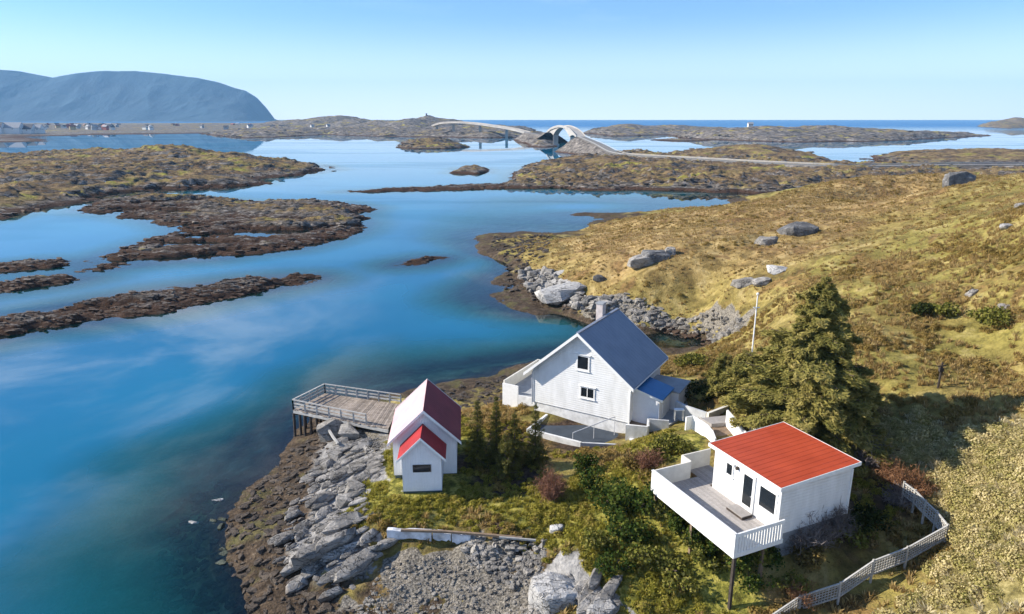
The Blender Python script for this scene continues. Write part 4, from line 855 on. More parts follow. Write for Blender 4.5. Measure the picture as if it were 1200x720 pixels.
# ------------------------------------------------------------------ hilltop cairn, far houses and village
cz = zat(133.5, 1500); cx_ = at_dist(500, 1500)
ca = thing('hilltop_tower', 'tiny dark tower on the pointed hill beyond the bridges', 'tower', (cx_, 1498, cz-3))
bm = bmesh.new(); tube(bm, [(0, 0, -6), (0, 0, 2.5)], 2.6, 8, 1.5); done('shaft', bm, M['rockdark'], ca); bm = bmesh.new(); bx(bm, -1.7, 1.7, -1.7, 1.7, 2.51, 3.4); done('cap', bm, M['rockdark'], ca)
M['vwall'] = [simple('village_white', (.75, .75, .73)), simple('village_red', (.34, .10, .08)), simple('village_ochre', (.5, .38, .2)), simple('village_grey', (.4, .42, .44))]
M['vroof'] = [simple('village_dark_roof', (.10, .10, .11)), simple('village_red_roof', (.30, .12, .09)), simple('village_grey_roof', (.33, .34, .36))]
HM = {}
def vhouse(kind, w, l, h):
    key = (kind, w, l, h)
    if key in HM: return HM[key]
    bm = bmesh.new(); extr(bm, [(-w/2, -l/2, -3), (w/2, -l/2, -3), (w/2, -l/2, h), (0, -l/2, h+w*.4), (-w/2, -l/2, h)], (0, l, 0)); bmesh.ops.recalc_face_normals(bm, faces=bm.faces)
    a = bpy.data.meshes.new('house_wall'); bm.to_mesh(a); bm.free(); a.materials.append(M['vwall'][kind % 4])
    bm = bmesh.new(); roof_slab(bm, (-w/2-.5, h-.1), (-.01, h+w*.4+.35), -l/2-.4, l/2+.4, .3); roof_slab(bm, (w/2+.5, h-.1), (.01, h+w*.4+.35), -l/2-.4, l/2+.4, .3); bmesh.ops.recalc_face_normals(bm, faces=bm.faces)
    b = bpy.data.meshes.new('house_roof'); bm.to_mesh(b); bm.free(); b.materials.append(M['vroof'][(kind*2+int(w)) % 3])
    bm = bmesh.new()
    for i in (-1, 0, 1):
        for sgn in (-1, 1): bx(bm, sgn*w/2-.04, sgn*w/2+.04, i*l/3.2-.7, i*l/3.2+.7, h-2.2, h-.8)
        bx(bm, i*w/3.4-.6, i*w/3.4+.6, -l/2-.04, -l/2+.04, h-2.3, h-.9)
    bmesh.ops.recalc_face_normals(bm, faces=bm.faces); c = bpy.data.meshes.new('house_windows'); bm.to_mesh(c); bm.free(); c.materials.append(M['glass'])
    HM[key] = (a, b, c); return HM[key]
def put_house(px, dist, kind, size, label, group, nm='village_house', cat='house', z=None):
    w, l, h = size; x = at_dist(px, dist); t = thing(nm, label, cat, (x, dist, z if z is not None else 4.2), random.uniform(0, PI), group)
    a, b, c = vhouse(kind, w, l, h); link('wall', a, t); link('roof', b, t); link('window', c, t)
lab = ['white house in the distant village under the blue mountain', 'red house in the distant village under the blue mountain', 'ochre house in the distant village under the blue mountain', 'grey house in the distant village under the blue mountain']
for k in range(74):
    px = random.uniform(4, 130) if k < 56 else random.uniform(130, 330); dist = random.uniform(1420, 2150); kind = random.choice((0, 0, 0, 1, 2, 3, 3))
    put_house(px, dist, kind, (random.choice((6, 8)), random.choice((9, 11)), random.choice((4, 5))), lab[kind], ['white', 'red', 'ochre', 'grey'][kind]+' houses of the far village')
for px, d, w, l, h in ((-22, 1090, 18, 60, 9), (4, 1100, 20, 50, 8), (24, 1110, 18, 34, 6), (38, 1120, 14, 24, 7)):
    x = at_dist(px, d); t = thing('quay_hall', {4: 'widest low white hall on the quay at the left edge', 24: 'lower white hall right of the widest quay hall', 38: 'small white hall at the tip of the far quay', -22: 'white hall running out of the left edge on the quay'}[px], 'hall', (x, d, 3), PI/2+.1)
    a, b, c = vhouse(0, w, l, h); link('wall', a, t); link('roof', b, t); link('window', c, t)
for px, d, z_, lb in ((365, 1500, zat(148.5, 1500), 'small white house on the brown shore left of the far bridge'), (384, 1500, zat(148, 1500), 'second white house along the brown shore, nearer the far bridge'), (880, 1000, zat(147, 1000), 'pale house on the long low island beyond the causeway'), (298, 1700, zat(149.5, 1700), 'pale house at the foot of the mountain end')):
    put_house(px, d, 0, (5, 7, 3), lb, None, 'far_house', 'house', z_-1)


# ------------------------------------------------------------------ rocks
def rock_mesh(name, sx_, sy_, sz_, n, seed, mat, smooth=False, sub=0):
    r = random.Random(seed); bm = bmesh.new()
    for i in range(n):
        a = r.uniform(0, 2*PI); z = r.uniform(-1, 1); q = math.sqrt(1-z*z); k = r.uniform(.82, 1.0)
        bm.verts.new((math.copysign(abs(q*math.cos(a))**.75, math.cos(a))*sx_*k, math.copysign(abs(q*math.sin(a))**.75, math.sin(a))*sy_*k, math.copysign(abs(z)**.6, z)*sz_*k))
    h = bmesh.ops.convex_hull(bm, input=bm.verts)
    bmesh.ops.delete(bm, geom=[v for v in bm.verts if not v.link_faces], context='VERTS')
    if sub:
        bmesh.ops.bevel(bm, geom=list(bm.edges), offset=.06*min(sx_, sy_, sz_)*2, segments=1, affect='EDGES', clamp_overlap=True)
        bmesh.ops.triangulate(bm, faces=bm.faces)
        bmesh.ops.subdivide_edges(bm, edges=[e for e in bm.edges if e.calc_length() > .3*max(sx_, sy_)], cuts=1, use_grid_fill=False)
        bmesh.ops.triangulate(bm, faces=bm.faces)
        for v in bm.verts:
            d = float(fbm(v.co.x*1.3+seed, v.co.y*1.3+v.co.z, .5*max(sx_, sy_), 3, seed % 50)[()])*.10*max(sx_, sz_); v.co += v.co.normalized()*d
    bmesh.ops.recalc_face_normals(bm, faces=bm.faces)
    me = bpy.data.meshes.new(name); bm.to_mesh(me); bm.free(); me.materials.append(mat); return me
SLABS = [rock_mesh('slab', 1, .30+.03*(i%3), .13, 22, 100+i, M['rock']) for i in range(8)]
STONES = [rock_mesh('stone', 1, .75, .55, 16, 200+i, M['rock']) for i in range(6)]
KELPST = [rock_mesh('kelp_stone', 1, .7, .4, 14, 300+i, M['weedrock']) for i in range(4)]
def in_any(x, y, ps): return any(bool(inpoly(np.array([x]), np.array([y]), p)[0]) for p in ps)
M['islrock'] = rockmat('island_shore_rock', (.045, .034, .026), (.13, .105, .085), (.30, .255, .21), .5)
def rnd_in(poly, n, r):
    a = np.array(poly); out = []
    while len(out) < n:
        x = r.uniform(a[:, 0].min(), a[:, 0].max()); y = r.uniform(a[:, 1].min(), a[:, 1].max())
        if bool(inpoly(np.array([x]), np.array([y]), poly)[0]): out.append((x, y))
    return out
FOOT = [(-8.1, 37.6, -3.1, 45.6), (1, 43.5, 13.5, 57), (9, 27.5, 18.6, 38.5), (10.2, 36.5, 14.8, 43.5)]
def clear(x, y): return not any(a < x < c and b < y < d for a, b, c, d in FOOT)
r = random.Random(5); nrock = 0
def put_rock(me, x, y, s, rz, sink=.25, tilt=(0, 0), nm='rock', parent=headland):
    z = gz(x, y); o = link(nm, me, parent); o.location = (x, y, z+s*.22*(1-2*sink)); o.scale = (s, s*r.uniform(.8, 1.25), s*r.uniform(.8, 1.3))
    o.rotation_euler = (tilt[0]+r.uniform(-.12, .12), tilt[1]+r.uniform(-.12, .12), rz); return o
SLABDIR = .72    # strike of the tilted strata
RP = [gpoly([(330,630),(345,590),(372,545),(395,520),(440,515),(450,540),(430,590),(440,625),(452,640),(448,665),(420,690),(350,680),(325,655)])][0]
for i, (x, y) in enumerate(rnd_in(RP, 190, r)):
    put_rock(r.choice(SLABS), x, y, r.choice((.3, .42, .55, .7, .95)), SLABDIR+r.uniform(-.3, .3), .15, (.42, -.1), 'rock_slab').location.z += .06
for px, py, s in ((345,668,1.0),(372,655,1.9),(395,640,1.6),(420,665,1.3),(437,650,1.2),(410,676,1.2),(350,690,1.0),(388,700,.8),(455,640,.9),(357,655,1.0),(405,620,1.5),(335,635,.9),(345,607,.9),(375,590,1.2),(400,560,1.0)):
    p = G(px, py); put_rock(r.choice(SLABS), p.x, p.y, s*1.0, SLABDIR+r.uniform(-.2, .2), 0, (.35, -.05), 'rock_slab').scale.z *= 2.2
for px, py, s in ((396,508,1.7),(412,512,1.3),(392,537,.9),(400,523,.8),(385,548,.7),(430,528,.5),(425,545,.6),(415,575,.8),(405,590,.7)):
    p = G(px, py); put_rock(r.choice(STONES), p.x, p.y, s, r.uniform(0, 3), .1, (.1, 0), 'stone')
for (x, y) in rnd_in(gpoly([(540,640),(640,635),(628,672),(600,690),(545,655)]), 46, r): put_rock(r.choice(STONES), x, y, r.uniform(.14, .4), r.uniform(0, 3), .1, nm='stone')
FS = gpoly([(610,318),(640,316),(665,335),(700,350),(735,362),(725,372),(690,366),(650,356),(622,342)])
for (x, y) in rnd_in(FS, 100, r): put_rock(r.choice(STONES), x, y, r.choice((.3, .45, .6, .8, 1.2)), r.uniform(0, 3), .1, nm='shore_stone')
for (x, y) in rnd_in(gpoly([(655,665),(720,690),(728,735),(690,735)]), 14, r): put_rock(r.choice(SLABS), x, y, r.uniform(.7, 1.3), 1.0+r.uniform(-.2, .2), .1, (.35, 0), 'rock_slab')
def joined_rocks(name, pts, sizes, protos, mat, parent, col=None):
    vs, fs, n = [], [], 0
    for (x, y), s in zip(pts, sizes):
        me = r.choice(protos); v = np.array([q.co[:] for q in me.vertices]); 
        me.calc_loop_triangles() if not me.loop_triangles else None
        f = np.array([t.vertices[:] for t in me.loop_triangles]); a = r.uniform(0, 6.28); c, s_ = math.cos(a), math.sin(a)
        v = v*s*np.array([1, r.uniform(.7, 1.2), r.uniform(.6, 1.2)]); v = np.c_[v[:, 0]*c-v[:, 1]*s_, v[:, 0]*s_+v[:, 1]*c, v[:, 2]]+np.array([x, y, 0])
        vs.append(v); fs.append(f+n); n += len(v)
    v = np.vstack(vs); c = np.vstack([np.repeat([[x, y]], len(a), 0) for (x, y), a in zip(pts, vs)]); v[:, 2] += near_h(c[:, 0], c[:, 1])
    o = link(name, mesh_np(name, v, np.vstack(fs), mat), parent); o['kind'] = 'stuff'; return o
KP = gpoly([(262,640),(270,610),(330,540),(372,500),(392,515),(372,560),(340,620),(330,650),(345,690),(400,700),(430,700),(400,735),(298,735),(272,690)])
kp = rnd_in(KP, 420, r); joined_rocks('kelp_stones', kp, [r.choice((.12, .2, .3, .45)) for _ in kp], KELPST, M['weedrock'], headland)
bp2 = rnd_in(ZP['gravel'][0], 1500, r)+rnd_in(ZP['gravel'][1], 260, r); joined_rocks('beach_stones', bp2, [r.choice((.04, .06, .06, .09, .18)) if q[1] < 50 else r.choice((.25, .4, .6)) for q in bp2], STONES, M['pebble'], headland)
sp2 = rnd_in(gpoly([(545,628),(640,634),(640,670),(600,690),(545,652)]), 300, r)+rnd_in(RP, 260, r); joined_rocks('rubble', sp2, [r.choice((.08, .13, .2, .3)) for _ in sp2], STONES, M['rock'], headland)
fk = rnd_in(gpoly([(592,340),(588,322),(592,306),(575,288),(578,278),(650,278),(640,300),(612,318),(650,356),(700,366),(740,378),(700,376),(640,360)]), 420, r); joined_rocks('kelp_stones', fk, [r.choice((.3, .45, .7)) for _ in fk], KELPST, M['weedrock'], headland)
nk = rnd_in(gpoly([(500,458),(545,450),(625,428),(640,440),(600,470),(540,480)]), 200, r); joined_rocks('kelp_stones', nk, [r.choice((.15, .25, .4)) for _ in nk], KELPST, M['weedrock'], headland)
sb = rnd_in(gpoly([(175,700),(190,640),(225,590),(262,560),(262,640),(268,690),(285,735),(180,735)]), 260, r); joined_rocks('seabed_boulders', sb, [r.choice((.15, .25, .35, .5)) for _ in sb], STONES, rockmat('seabed_boulder', (.045, .06, .04), (.10, .12, .08), (.19, .21, .15), weed=False), headland)
p_far = lambda py: py < 400 and py != 346
def boulder(px, py, s, mat, label, rz=0, flat=.6, wide=1.0, seed=1, group=None):
    s *= (.72 if p_far(py) else 1.0); p = G(px, py); me = rock_mesh('boulder', 1, .7*wide, flat, 30, 400+seed, M[mat], sub=1)
    o = link('boulder', me); o.location = (p.x, p.y, p.z+s*flat*.16); o.scale = (s, s, s); o.rotation_euler = (r.uniform(-.1, .1), r.uniform(-.1, .1), rz); tag(o, label, 'boulder', group); return o
boulder(652, 702, 1.55, 'rockwhite', 'big rounded whitish boulder at the bottom edge beside the pebble beach', .3, .62, 1.35, 1)
boulder(706, 716, 1.0, 'rockwhite', 'flat pale boulder at the bottom edge, right of the big rounded whitish one', .8, .4, 1, 2)
boulder(632, 718, .7, 'rock', 'low grey boulder under the left edge of the big whitish one', .2, .5, 1, 3)
boulder(653, 622, .55, 'rockwhite', 'lone pale stone in the grass right of the ruined wall', .1, .6, 1, 4)
boulder(659, 346, 4.3, 'rockwhite', 'large smooth pale slab of rock on the shore across the inlet', .35, .33, 1, 5)
boulder(692, 355, 1.7, 'rockdark', 'dark boulder just right of the large smooth pale shore slab', 0, .7, 1, 6)
boulder(703, 327, 1.5, 'rockdark', 'small dark boulder above the inlet shore, lowest on the golden slope', 0, .5, 1, 7)
boulder(752, 308, 3.4, 'rock', 'long pale fronted boulder on the left of the golden slope', .5, .45, 1, 8)
boulder(768, 303, 3.4, 'rockdark', 'long dark boulder adjoining the pale fronted one on the golden slope', .25, .42, 1, 9)
boulder(784, 297, 1.6, 'rock', 'small grey boulder at the right end of the long dark one', 0, .7, 1, 10)
boulder(934, 272, 4.6, 'rockdark', 'largest dark boulder, highest on the middle of the golden slope', .1, .40, 1, 11)
boulder(898, 286, 2.6, 'rock', 'grey boulder left of and below the largest dark one', .2, .6, 1, 12)
boulder(912, 318, 2.2, 'rockwhite', 'pale flat stone above the spruce top', .1, .35, 1, 13)
boulder(873, 333, 2.3, 'rock', 'grey flat boulder left of the spruce top', .1, .4, 1, 14)
boulder(893, 331, 1.9, 'rock', 'flatter grey boulder touching the one left of the spruce top', .1, .35, 1, 15)
boulder(1178, 268, 1.1, 'rockwhite', 'pale angular stone high on the right slope', .5, .6, 1, 16)
boulder(1178, 360, 1.0, 'rock', 'grey flat stone at the right edge above the sunny bench', .1, .3, 1, 17)
boulder(1139, 345, .8, 'rock', 'grey brown boulder half sunk in the right slope', .3, .7, 1, 18)
boulder(1196, 243, 1.3, 'rock', 'pale stone cut by the right edge of the slope', .3, .4, 1, 19)
p = P(1128, 212, 10.6); me = rock_mesh('rock_outcrop', 1, .8, .75, 46, 431, M['rockdark'], sub=1)
o = link('rock_outcrop', me); o.location = (p[0], p[1]+1, 10.2); o.scale = (4.6, 3.4, 3.6); o.rotation_euler = (0, .12, .3); tag(o, 'dark rock outcrop breaking the skyline of the golden hill', 'outcrop')
for px, py, lb in ((255,586,'small white stone just awash off the brown shore'), (226,612,'second, thinner white stone awash, farther from the shore')):
    p = P(px, py, 0); o = link('awash_stone', rock_mesh('awash_stone', 1, .5, .3, 14, int(px), M['rockwhite'])); o.location = (p[0], p[1], -.02); o.scale = (.42, .42, .35); tag(o, lb, 'stone')
for o_, Xg, Yg, hh_, dd_, n_, ssz in STQ:
    kk = np.argwhere((dd_ > -1.5*ssz) & (dd_ < 9*ssz) & (hh_ > -.4)); kk = kk[np.random.default_rng(len(kk)).integers(0, len(kk), n_)]
    vs, fs, n = [], [], 0
    for (i_, j_) in kk:
        me = r.choice(STONES); me.calc_loop_triangles(); v = np.array([q.co[:] for q in me.vertices]); f = np.array([t_.vertices[:] for t_ in me.loop_triangles]); a = r.uniform(-.5, .5); c_, s_ = math.cos(a), math.sin(a)
        k_ = ssz*r.choice((.25, .4, .6, 1.0)); v = v*k_*np.array([1.4, .8, .6]); vs.append(np.c_[v[:, 0]*c_-v[:, 1]*s_+Xg[i_, j_], v[:, 0]*s_+v[:, 1]*c_+Yg[i_, j_], v[:, 2]+hh_[i_, j_]]); fs.append(f+n); n += len(v)
    q = link('shore_rocks', mesh_np('shore_rocks', np.vstack(vs), np.vstack(fs), M['islrock']), o_); q['kind'] = 'stuff'
bs_ = rnd_in(gpoly([(700,352),(770,360),(868,376),(866,388),(760,381),(690,366)]), 260, r)+rnd_in(FS, 160, r); joined_rocks('shore_pebbles', bs_, [r.choice((.2, .3, .45, .6)) for _ in bs_], STONES, M['rock'], headland)
# rubble along the causeway
cwp = [q for q in rp if q.y < 420 and 110 < q.x < 260]; vs = []
ri = random.Random(9); pts = [(ri.uniform(at_dist(985, 300), at_dist(1075, 300)), ri.uniform(268, 335)) for _ in range(700)]

# ------------------------------------------------------------------ vegetation
def cards(n, pos, size, tone, seed, flat=.5, aspect=1.0, nrm=None, along=None, width=1.0):
    """n small leaf quads; pos (n,3), size (n,), returns verts, faces, tone per vertex"""
    g = np.random.default_rng(seed); a = g.normal(size=(n, 3)); a[:, 2] *= flat
    if nrm is not None: a = a*.55+nrm
    a /= np.linalg.norm(a, axis=1)[:, None]; b = g.normal(size=(n, 3))*(1 if along is None else .28)+(0 if along is None else along); b -= (b*a).sum(1)[:, None]*a; b /= np.linalg.norm(b, axis=1)[:, None]; c = np.cross(a, b)
    s = size[:, None]*.5; c = c*width; q = np.stack([pos-b*s*aspect-c*s*.5, pos+b*s*aspect*.2-c*s, pos+b*s*aspect+c*s*.3, pos-b*s*.3+c*s], 1).reshape(-1, 3)
    return q, np.arange(4*n).reshape(n, 4), np.repeat(tone, 4)
def leaf_obj(name, pos, size, tone, mat, parent, seed, **k):
    v, f, t = cards(len(pos), pos, size, tone, seed, **k)
    return link(name, mesh_np(name, v, f, mat, False, {'tone': t}), parent)
def strips(segs, w):
    """thin twig blades: segs (n,2,3)"""
    a, b = segs[:, 0], segs[:, 1]; d = b-a; d /= np.linalg.norm(d, axis=1)[:, None]+1e-9
    s = np.cross(d, RNG.normal(size=d.shape)); s /= np.linalg.norm(s, axis=1)[:, None]+1e-9; w = np.asarray(w).reshape(-1, 1)
    v = np.stack([a-s*w, a+s*w, b+s*w*.5, b-s*w*.5], 1).reshape(-1, 3); return v, np.arange(len(v)).reshape(-1, 4)
def conifer(name, label, base, top_z, rad, mat, seed, lean=(0, 0), dens=1.0, group=None, low=.06, power=.85, leaf=.3):
    g = np.random.default_rng(seed); b = Vector(base); h = top_z-b.z; t = thing(name, label, 'tree', tuple(b), 0, group)
    bm = bmesh.new(); tube(bm, [(0, 0, -.4), (lean[0]*.4, lean[1]*.4, h*.5), (lean[0], lean[1], h*.97)], .022*h, 8, .01); done('trunk', bm, M['bark'], t, True)
    nl = max(9, int(h*3.0)); P_, S_, T_, Nn, Al = [], [], [], [], []; bm = bmesh.new()
    for i in range(nl):
        f = low+(1-low)*i/nl; z = h*f; R = rad*(1-f)**power*g.uniform(.8, 1.12)+.08; nb = int((7+5*(1-f)))
        lobes = g.uniform(0, 6.28)
        for j in range(nb):
            a = lobes+2*PI*j/nb+g.normal()*.25; Lb = R*g.uniform(.6, 1.18)*(1+.14*math.cos(3*a+seed)+.1*math.cos(2*a+i*.7)); rise = g.uniform(.1, .5)-.22*(1-f)
            c0 = np.array([lean[0]*f, lean[1]*f, z]); dr = np.array([math.cos(a), math.sin(a), 0])
            end = c0+dr*Lb+np.array([0, 0, rise*Lb*.6])
            if g.uniform() < .07: continue
            if Lb > .8: beam(bm, c0, c0+(end-c0)*.85, .035, .035)
            n = int((10+26*Lb)*dens*(1 if h > 6 else 1.2)); u = g.uniform(.18, 1.0, n)**.8
            side = np.array([-dr[1], dr[0], 0]); ww = .28*Lb*(1-u*.75)+.06
            p = c0+(end-c0)*u[:, None]; p = p+side*(g.uniform(-1, 1, n)*ww)[:, None]; p[:, 2] += -.35*Lb*(u-.45)**2+g.normal(size=n)*.05*(1+Lb*.2)-np.abs(g.normal(size=n))*.06
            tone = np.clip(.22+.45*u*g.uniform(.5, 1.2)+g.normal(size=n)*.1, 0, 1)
            P_.append(p); S_.append(leaf*g.uniform(.5, 1.15, n)*(.55+.45*min(1, Lb/1.5))); T_.append(tone); Nn.append(np.tile(dr*.45+np.array([0, 0, .8]), (n, 1))); Al.append(np.tile(dr+np.array([0, 0, .25+rise*.7]), (n, 1))+side*(g.uniform(-.7, .7, n)[:, None]))
    if len(bm.verts): done('limb', bm, M['bark'], t)['kind'] = 'stuff'
    else: bm.free()
    n = 40; P_.append(np.c_[lean[0]+g.normal(size=n)*.06, lean[1]+g.normal(size=n)*.06, h*g.uniform(.9, 1.0, n)]); S_.append(np.full(n, leaf*.5)); T_.append(np.full(n, .6)); Nn.append(np.tile([0, 0, 1.], (n, 1))); Al.append(np.tile([0, 0, 1.], (n, 1)))
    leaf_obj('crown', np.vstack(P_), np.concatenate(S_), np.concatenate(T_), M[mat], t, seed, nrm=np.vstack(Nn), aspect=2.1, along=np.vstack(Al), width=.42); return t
def shrub(name, label, base, rad, hgt, mat, seed, n=900, leaf=.16, cat='bush', group=None, lobes=6, gap=.35):
    g = np.random.default_rng(seed); b = Vector(base); t = thing(name, label, cat, tuple(b), 0, group)
    cs = [np.array([g.normal()*rad*.42, g.normal()*rad*.42, hgt*g.uniform(.25, .7)]) for _ in range(lobes)]; rs = [rad*g.uniform(.35, .62) for _ in cs]
    P_, T_ = [], []
    for c, rr in zip(cs, rs):
        m = n//lobes; d = g.normal(size=(m, 3)); d /= np.linalg.norm(d, axis=1)[:, None]; q = rr*g.uniform(.55, 1.08, m)[:, None]
        cl = fbm(d[:, 0]*3+c[0], d[:, 1]*3+d[:, 2]*2, .9, 2, seed % 40); k = cl > -gap; p = c+d*q*np.array([1, 1, hgt/rad*.75]); p = p[k]; p[:, 2] = np.maximum(p[:, 2], -.1)
        P_.append(p); T_.append(np.clip(.45+cl[k]*.7+g.normal(size=k.sum())*.15, 0, 1))
    p = np.vstack(P_); leaf_obj('foliage', p, leaf*g.uniform(.6, 1.3, len(p)), np.concatenate(T_), M[mat], t, seed, flat=.9)
    bm = bmesh.new()
    for c in cs: beam(bm, (c[0]*.15, c[1]*.15, -.1), c, .05)
    done('stem', bm, M['bark'], t); return t
def bare(name, label, base, rad, hgt, mat, seed, n=60, group=None, w=.012):
    g = np.random.default_rng(seed); t = thing(name, label, 'bush', tuple(base), 0, group); segs = []; T_ = []
    for i in range(n):
        a = g.uniform(0, 6.28); k = math.sqrt(g.uniform(0, 1)); p = np.array([math.cos(a)*.12*rad, math.sin(a)*.12*rad, -.1]); tgt = np.array([math.cos(a)*rad*k, math.sin(a)*rad*k, hgt*(1-.5*k*k)*g.uniform(.75, 1.1)]); tone = g.uniform(0, 1)
        pts = [p+(tgt-p)*u+g.normal(size=3)*.05*rad*(u > 0)+np.array([0, 0, .18*hgt*u*(1-u)]) for u in (0, .35, .7, 1)]
        for q0, q1 in zip(pts[:-1], pts[1:]): segs.append((q0, q1)); T_.append(tone)
        for _ in range(9):
            u = g.uniform(.3, 1); q = p+(tgt-p)*u; e = q+(tgt-p)*.12+g.normal(size=3)*.16*rad; segs.append((q, e)); T_.append(tone)
            for _ in range(2): segs.append((e, e+g.normal(size=3)*.10*rad+np.array([0, 0, .05*hgt]))); T_.append(tone)
    sg = np.array(segs); v, f = strips(sg, np.full(len(sg), w)); link('branches', mesh_np('branches', v, f, M[mat], False, {'tone': np.repeat(T_, 4)}), t)
    bm = bmesh.new()
    for i in range(5): beam(bm, (0, 0, -.2), (g.normal()*rad*.25, g.normal()*rad*.25, hgt*.35), .05)
    done('stem', bm, M['bark'], t); return t
def tree_at(px, py, top_py): p = G(px, py); return p, zat(top_py, p.y)
# the great spruce and its companions
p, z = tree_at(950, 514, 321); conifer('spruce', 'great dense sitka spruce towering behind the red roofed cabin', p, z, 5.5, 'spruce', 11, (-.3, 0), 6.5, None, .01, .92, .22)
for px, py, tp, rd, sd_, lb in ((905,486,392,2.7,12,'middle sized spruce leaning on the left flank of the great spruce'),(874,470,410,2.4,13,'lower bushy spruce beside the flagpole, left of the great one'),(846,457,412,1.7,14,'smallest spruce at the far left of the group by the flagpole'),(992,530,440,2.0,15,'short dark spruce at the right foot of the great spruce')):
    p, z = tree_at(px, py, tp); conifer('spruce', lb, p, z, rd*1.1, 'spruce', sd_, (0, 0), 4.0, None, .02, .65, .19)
for px, py, tp, rd, sd_, lb in ((560,546,466,.8,21,'leftmost young conifer of the row right of the boathouse'),(582,545,461,.8,22,'second young conifer from the boathouse, tallest of the row'),(603,548,482,.75,23,'third young conifer from the boathouse, shortest of the row'),(627,545,471,.8,24,'rightmost young conifer of the row, nearest the house terrace'),(592,560,505,1.1,25,'low bushy conifer in front of the row by the boathouse')):
    p, z = tree_at(px, py, tp); conifer('young_conifer', lb, p, z, rd, 'juniper', sd_, (0, 0), 2.6, None, .02, .85, .12)
SH = [
 (697,580,1.0,1.5,'pine','dark green bush above the russet bush, left of the deck slope',900,.15),(688,556,.9,1.3,'pine','upper dark green bush below the front terrace rim',800,.15),
 (722,600,1.3,1.6,'pine','broad dark green bush on the slope below the walkway',1200,.16),(748,596,1.1,1.5,'pine','dark green bush nearest the left corner of the deck',1000,.16),
 (738,640,1.4,1.5,'pine','large dark green bush in the middle of the lower slope',1300,.16),(765,660,1.2,1.2,'olive','olive bush under the long side of the deck',900,.15),
 (700,640,1.0,1.0,'olive','olive green bush left of the large dark green one',800,.14),(715,668,1.0,.9,'pine','small dark bush at the lower edge of the thicket',700,.14),
 (790,690,1.1,1.0,'olive','low olive bush near the bottom edge below the deck',800,.14),(820,655,.9,1.0,'pine','shaded dark bush right under the deck',700,.14),
 (780,606,.8,.8,'olive','olive bush at the left end under the deck parapet',900,.15),(868,662,1.1,1.5,'pine','dark bush wrapped round the foot of the tall front stilt',1000,.15),(828,658,1.0,1.0,'olive','olive bush left of the tall front stilt',1000,.15),(795,622,.8,.9,'pine','dark green bush under the left half of the deck parapet',900,.15),(815,640,.9,1.0,'olive','olive bush rising under the middle of the deck parapet',1000,.15),(838,645,1.0,1.3,'pine','dark bush beside the tall front stilt of the deck',900,.14),(880,655,1.2,1.2,'olive','olive bush right of the tall front stilt',900,.15),(905,632,.9,1.2,'pine','dark bush tucked under the deck end railing',800,.14),(955,660,1.2,1.0,'heathy','brown green bush between cabin and fence, below the grey leafless bushes',900,.15),(1015,615,1.3,1.1,'dark','dark bush on the shaded ground right of the cabin',900,.16),
 (797,527,1.5,.8,'olive','round olive mound inside the curved walkway parapet',1500,.17),(772,538,1.0,.7,'olive','small olive bush at the foot of the round mound',800,.15),
 (745,548,1.2,.9,'heathy','brown green bush between the terrace and the olive mound',900,.15),(818,467,1.4,1.4,'dark','dark rounded shrub behind the grey garden wall',1300,.16),(842,462,1.2,1.2,'dark','second dark shrub, between garden wall and small spruce',1100,.16),
 (815,430,2.0,1.3,'olive','wide olive shrub behind the porch at the head of the inlet',1500,.2),(842,438,1.5,1.4,'heathy','brownish shrub between the inlet head and the flagpole',1000,.18),

 (1085,368,1.1,1.0,'dark','dark round bush on the right slope',700,.2),(1165,378,1.9,1.2,'olive','wide olive bush near the right edge above the bench',1100,.22),(1105,372,1.2,1.0,'olive','olive bush right of the dark round one on the slope',700,.2),
 (928,688,.8,.8,'olive','small olive bush beside the lattice fence near the bottom',600,.12),(1000,640,.9,.9,'olive','sunlit olive bush inside the fence bend',700,.13),(880,690,.9,.9,'pine','dark bush near the foot of the tall deck stilt',700,.13),(905,660,1.0,.9,'pine','shaded bush between cabin corner and lattice fence',700,.13)]
M['heathy'] = foliage('brown_heather', [(.07, .05, .018), (.17, .12, .04), (.27, .20, .07)], False); M['dark'] = foliage('dark_shrub_leaves', [(.014, .022, .008), (.035, .045, .014), (.07, .075, .022)], False)
for i, (px, py, rd, hg, mt_, lb, n, lf) in enumerate(SH): shrub('bush', lb, G(px, py), rd, hg, mt_, 500+i, n, lf)
for i, (px, py, rd, hg, mt_, lb, n) in enumerate([(645,585,.95,1.75,'rusttwig','round russet leafless bush on the lawn below the terrace',110),
 (945,640,1.3,1.7,'greytwig','grey leafless bush against the shaded cabin wall',70),(975,628,1.1,1.6,'greytwig','second grey leafless bush, near the right end of the cabin wall',60),(915,645,.9,1.1,'greytwig','low grey leafless bush under the corner of the deck',50),
 (1045,568,1.0,1.4,'redtwig','reddish leafless bush behind the upper end of the fence',60),(1070,580,1.0,1.3,'redtwig','second reddish leafless bush, nearer the fence bend',60),(1018,545,1.1,1.6,'greytwig','tangled grey leafless bush right of the cabin roof',70),(1052,592,.9,1.1,'greytwig','grey leafless bush inside the far fence panel',50),(938,705,.7,1.0,'redtwig','tuft of reddish stems by the fence near the bottom',50),(760,548,.9,1.0,'rusttwig','low russet leafless bush left of the deck corner',70)]):
    bare('leafless_bush', lb, G(px, py), rd, hg, mt_, 700+i, n)

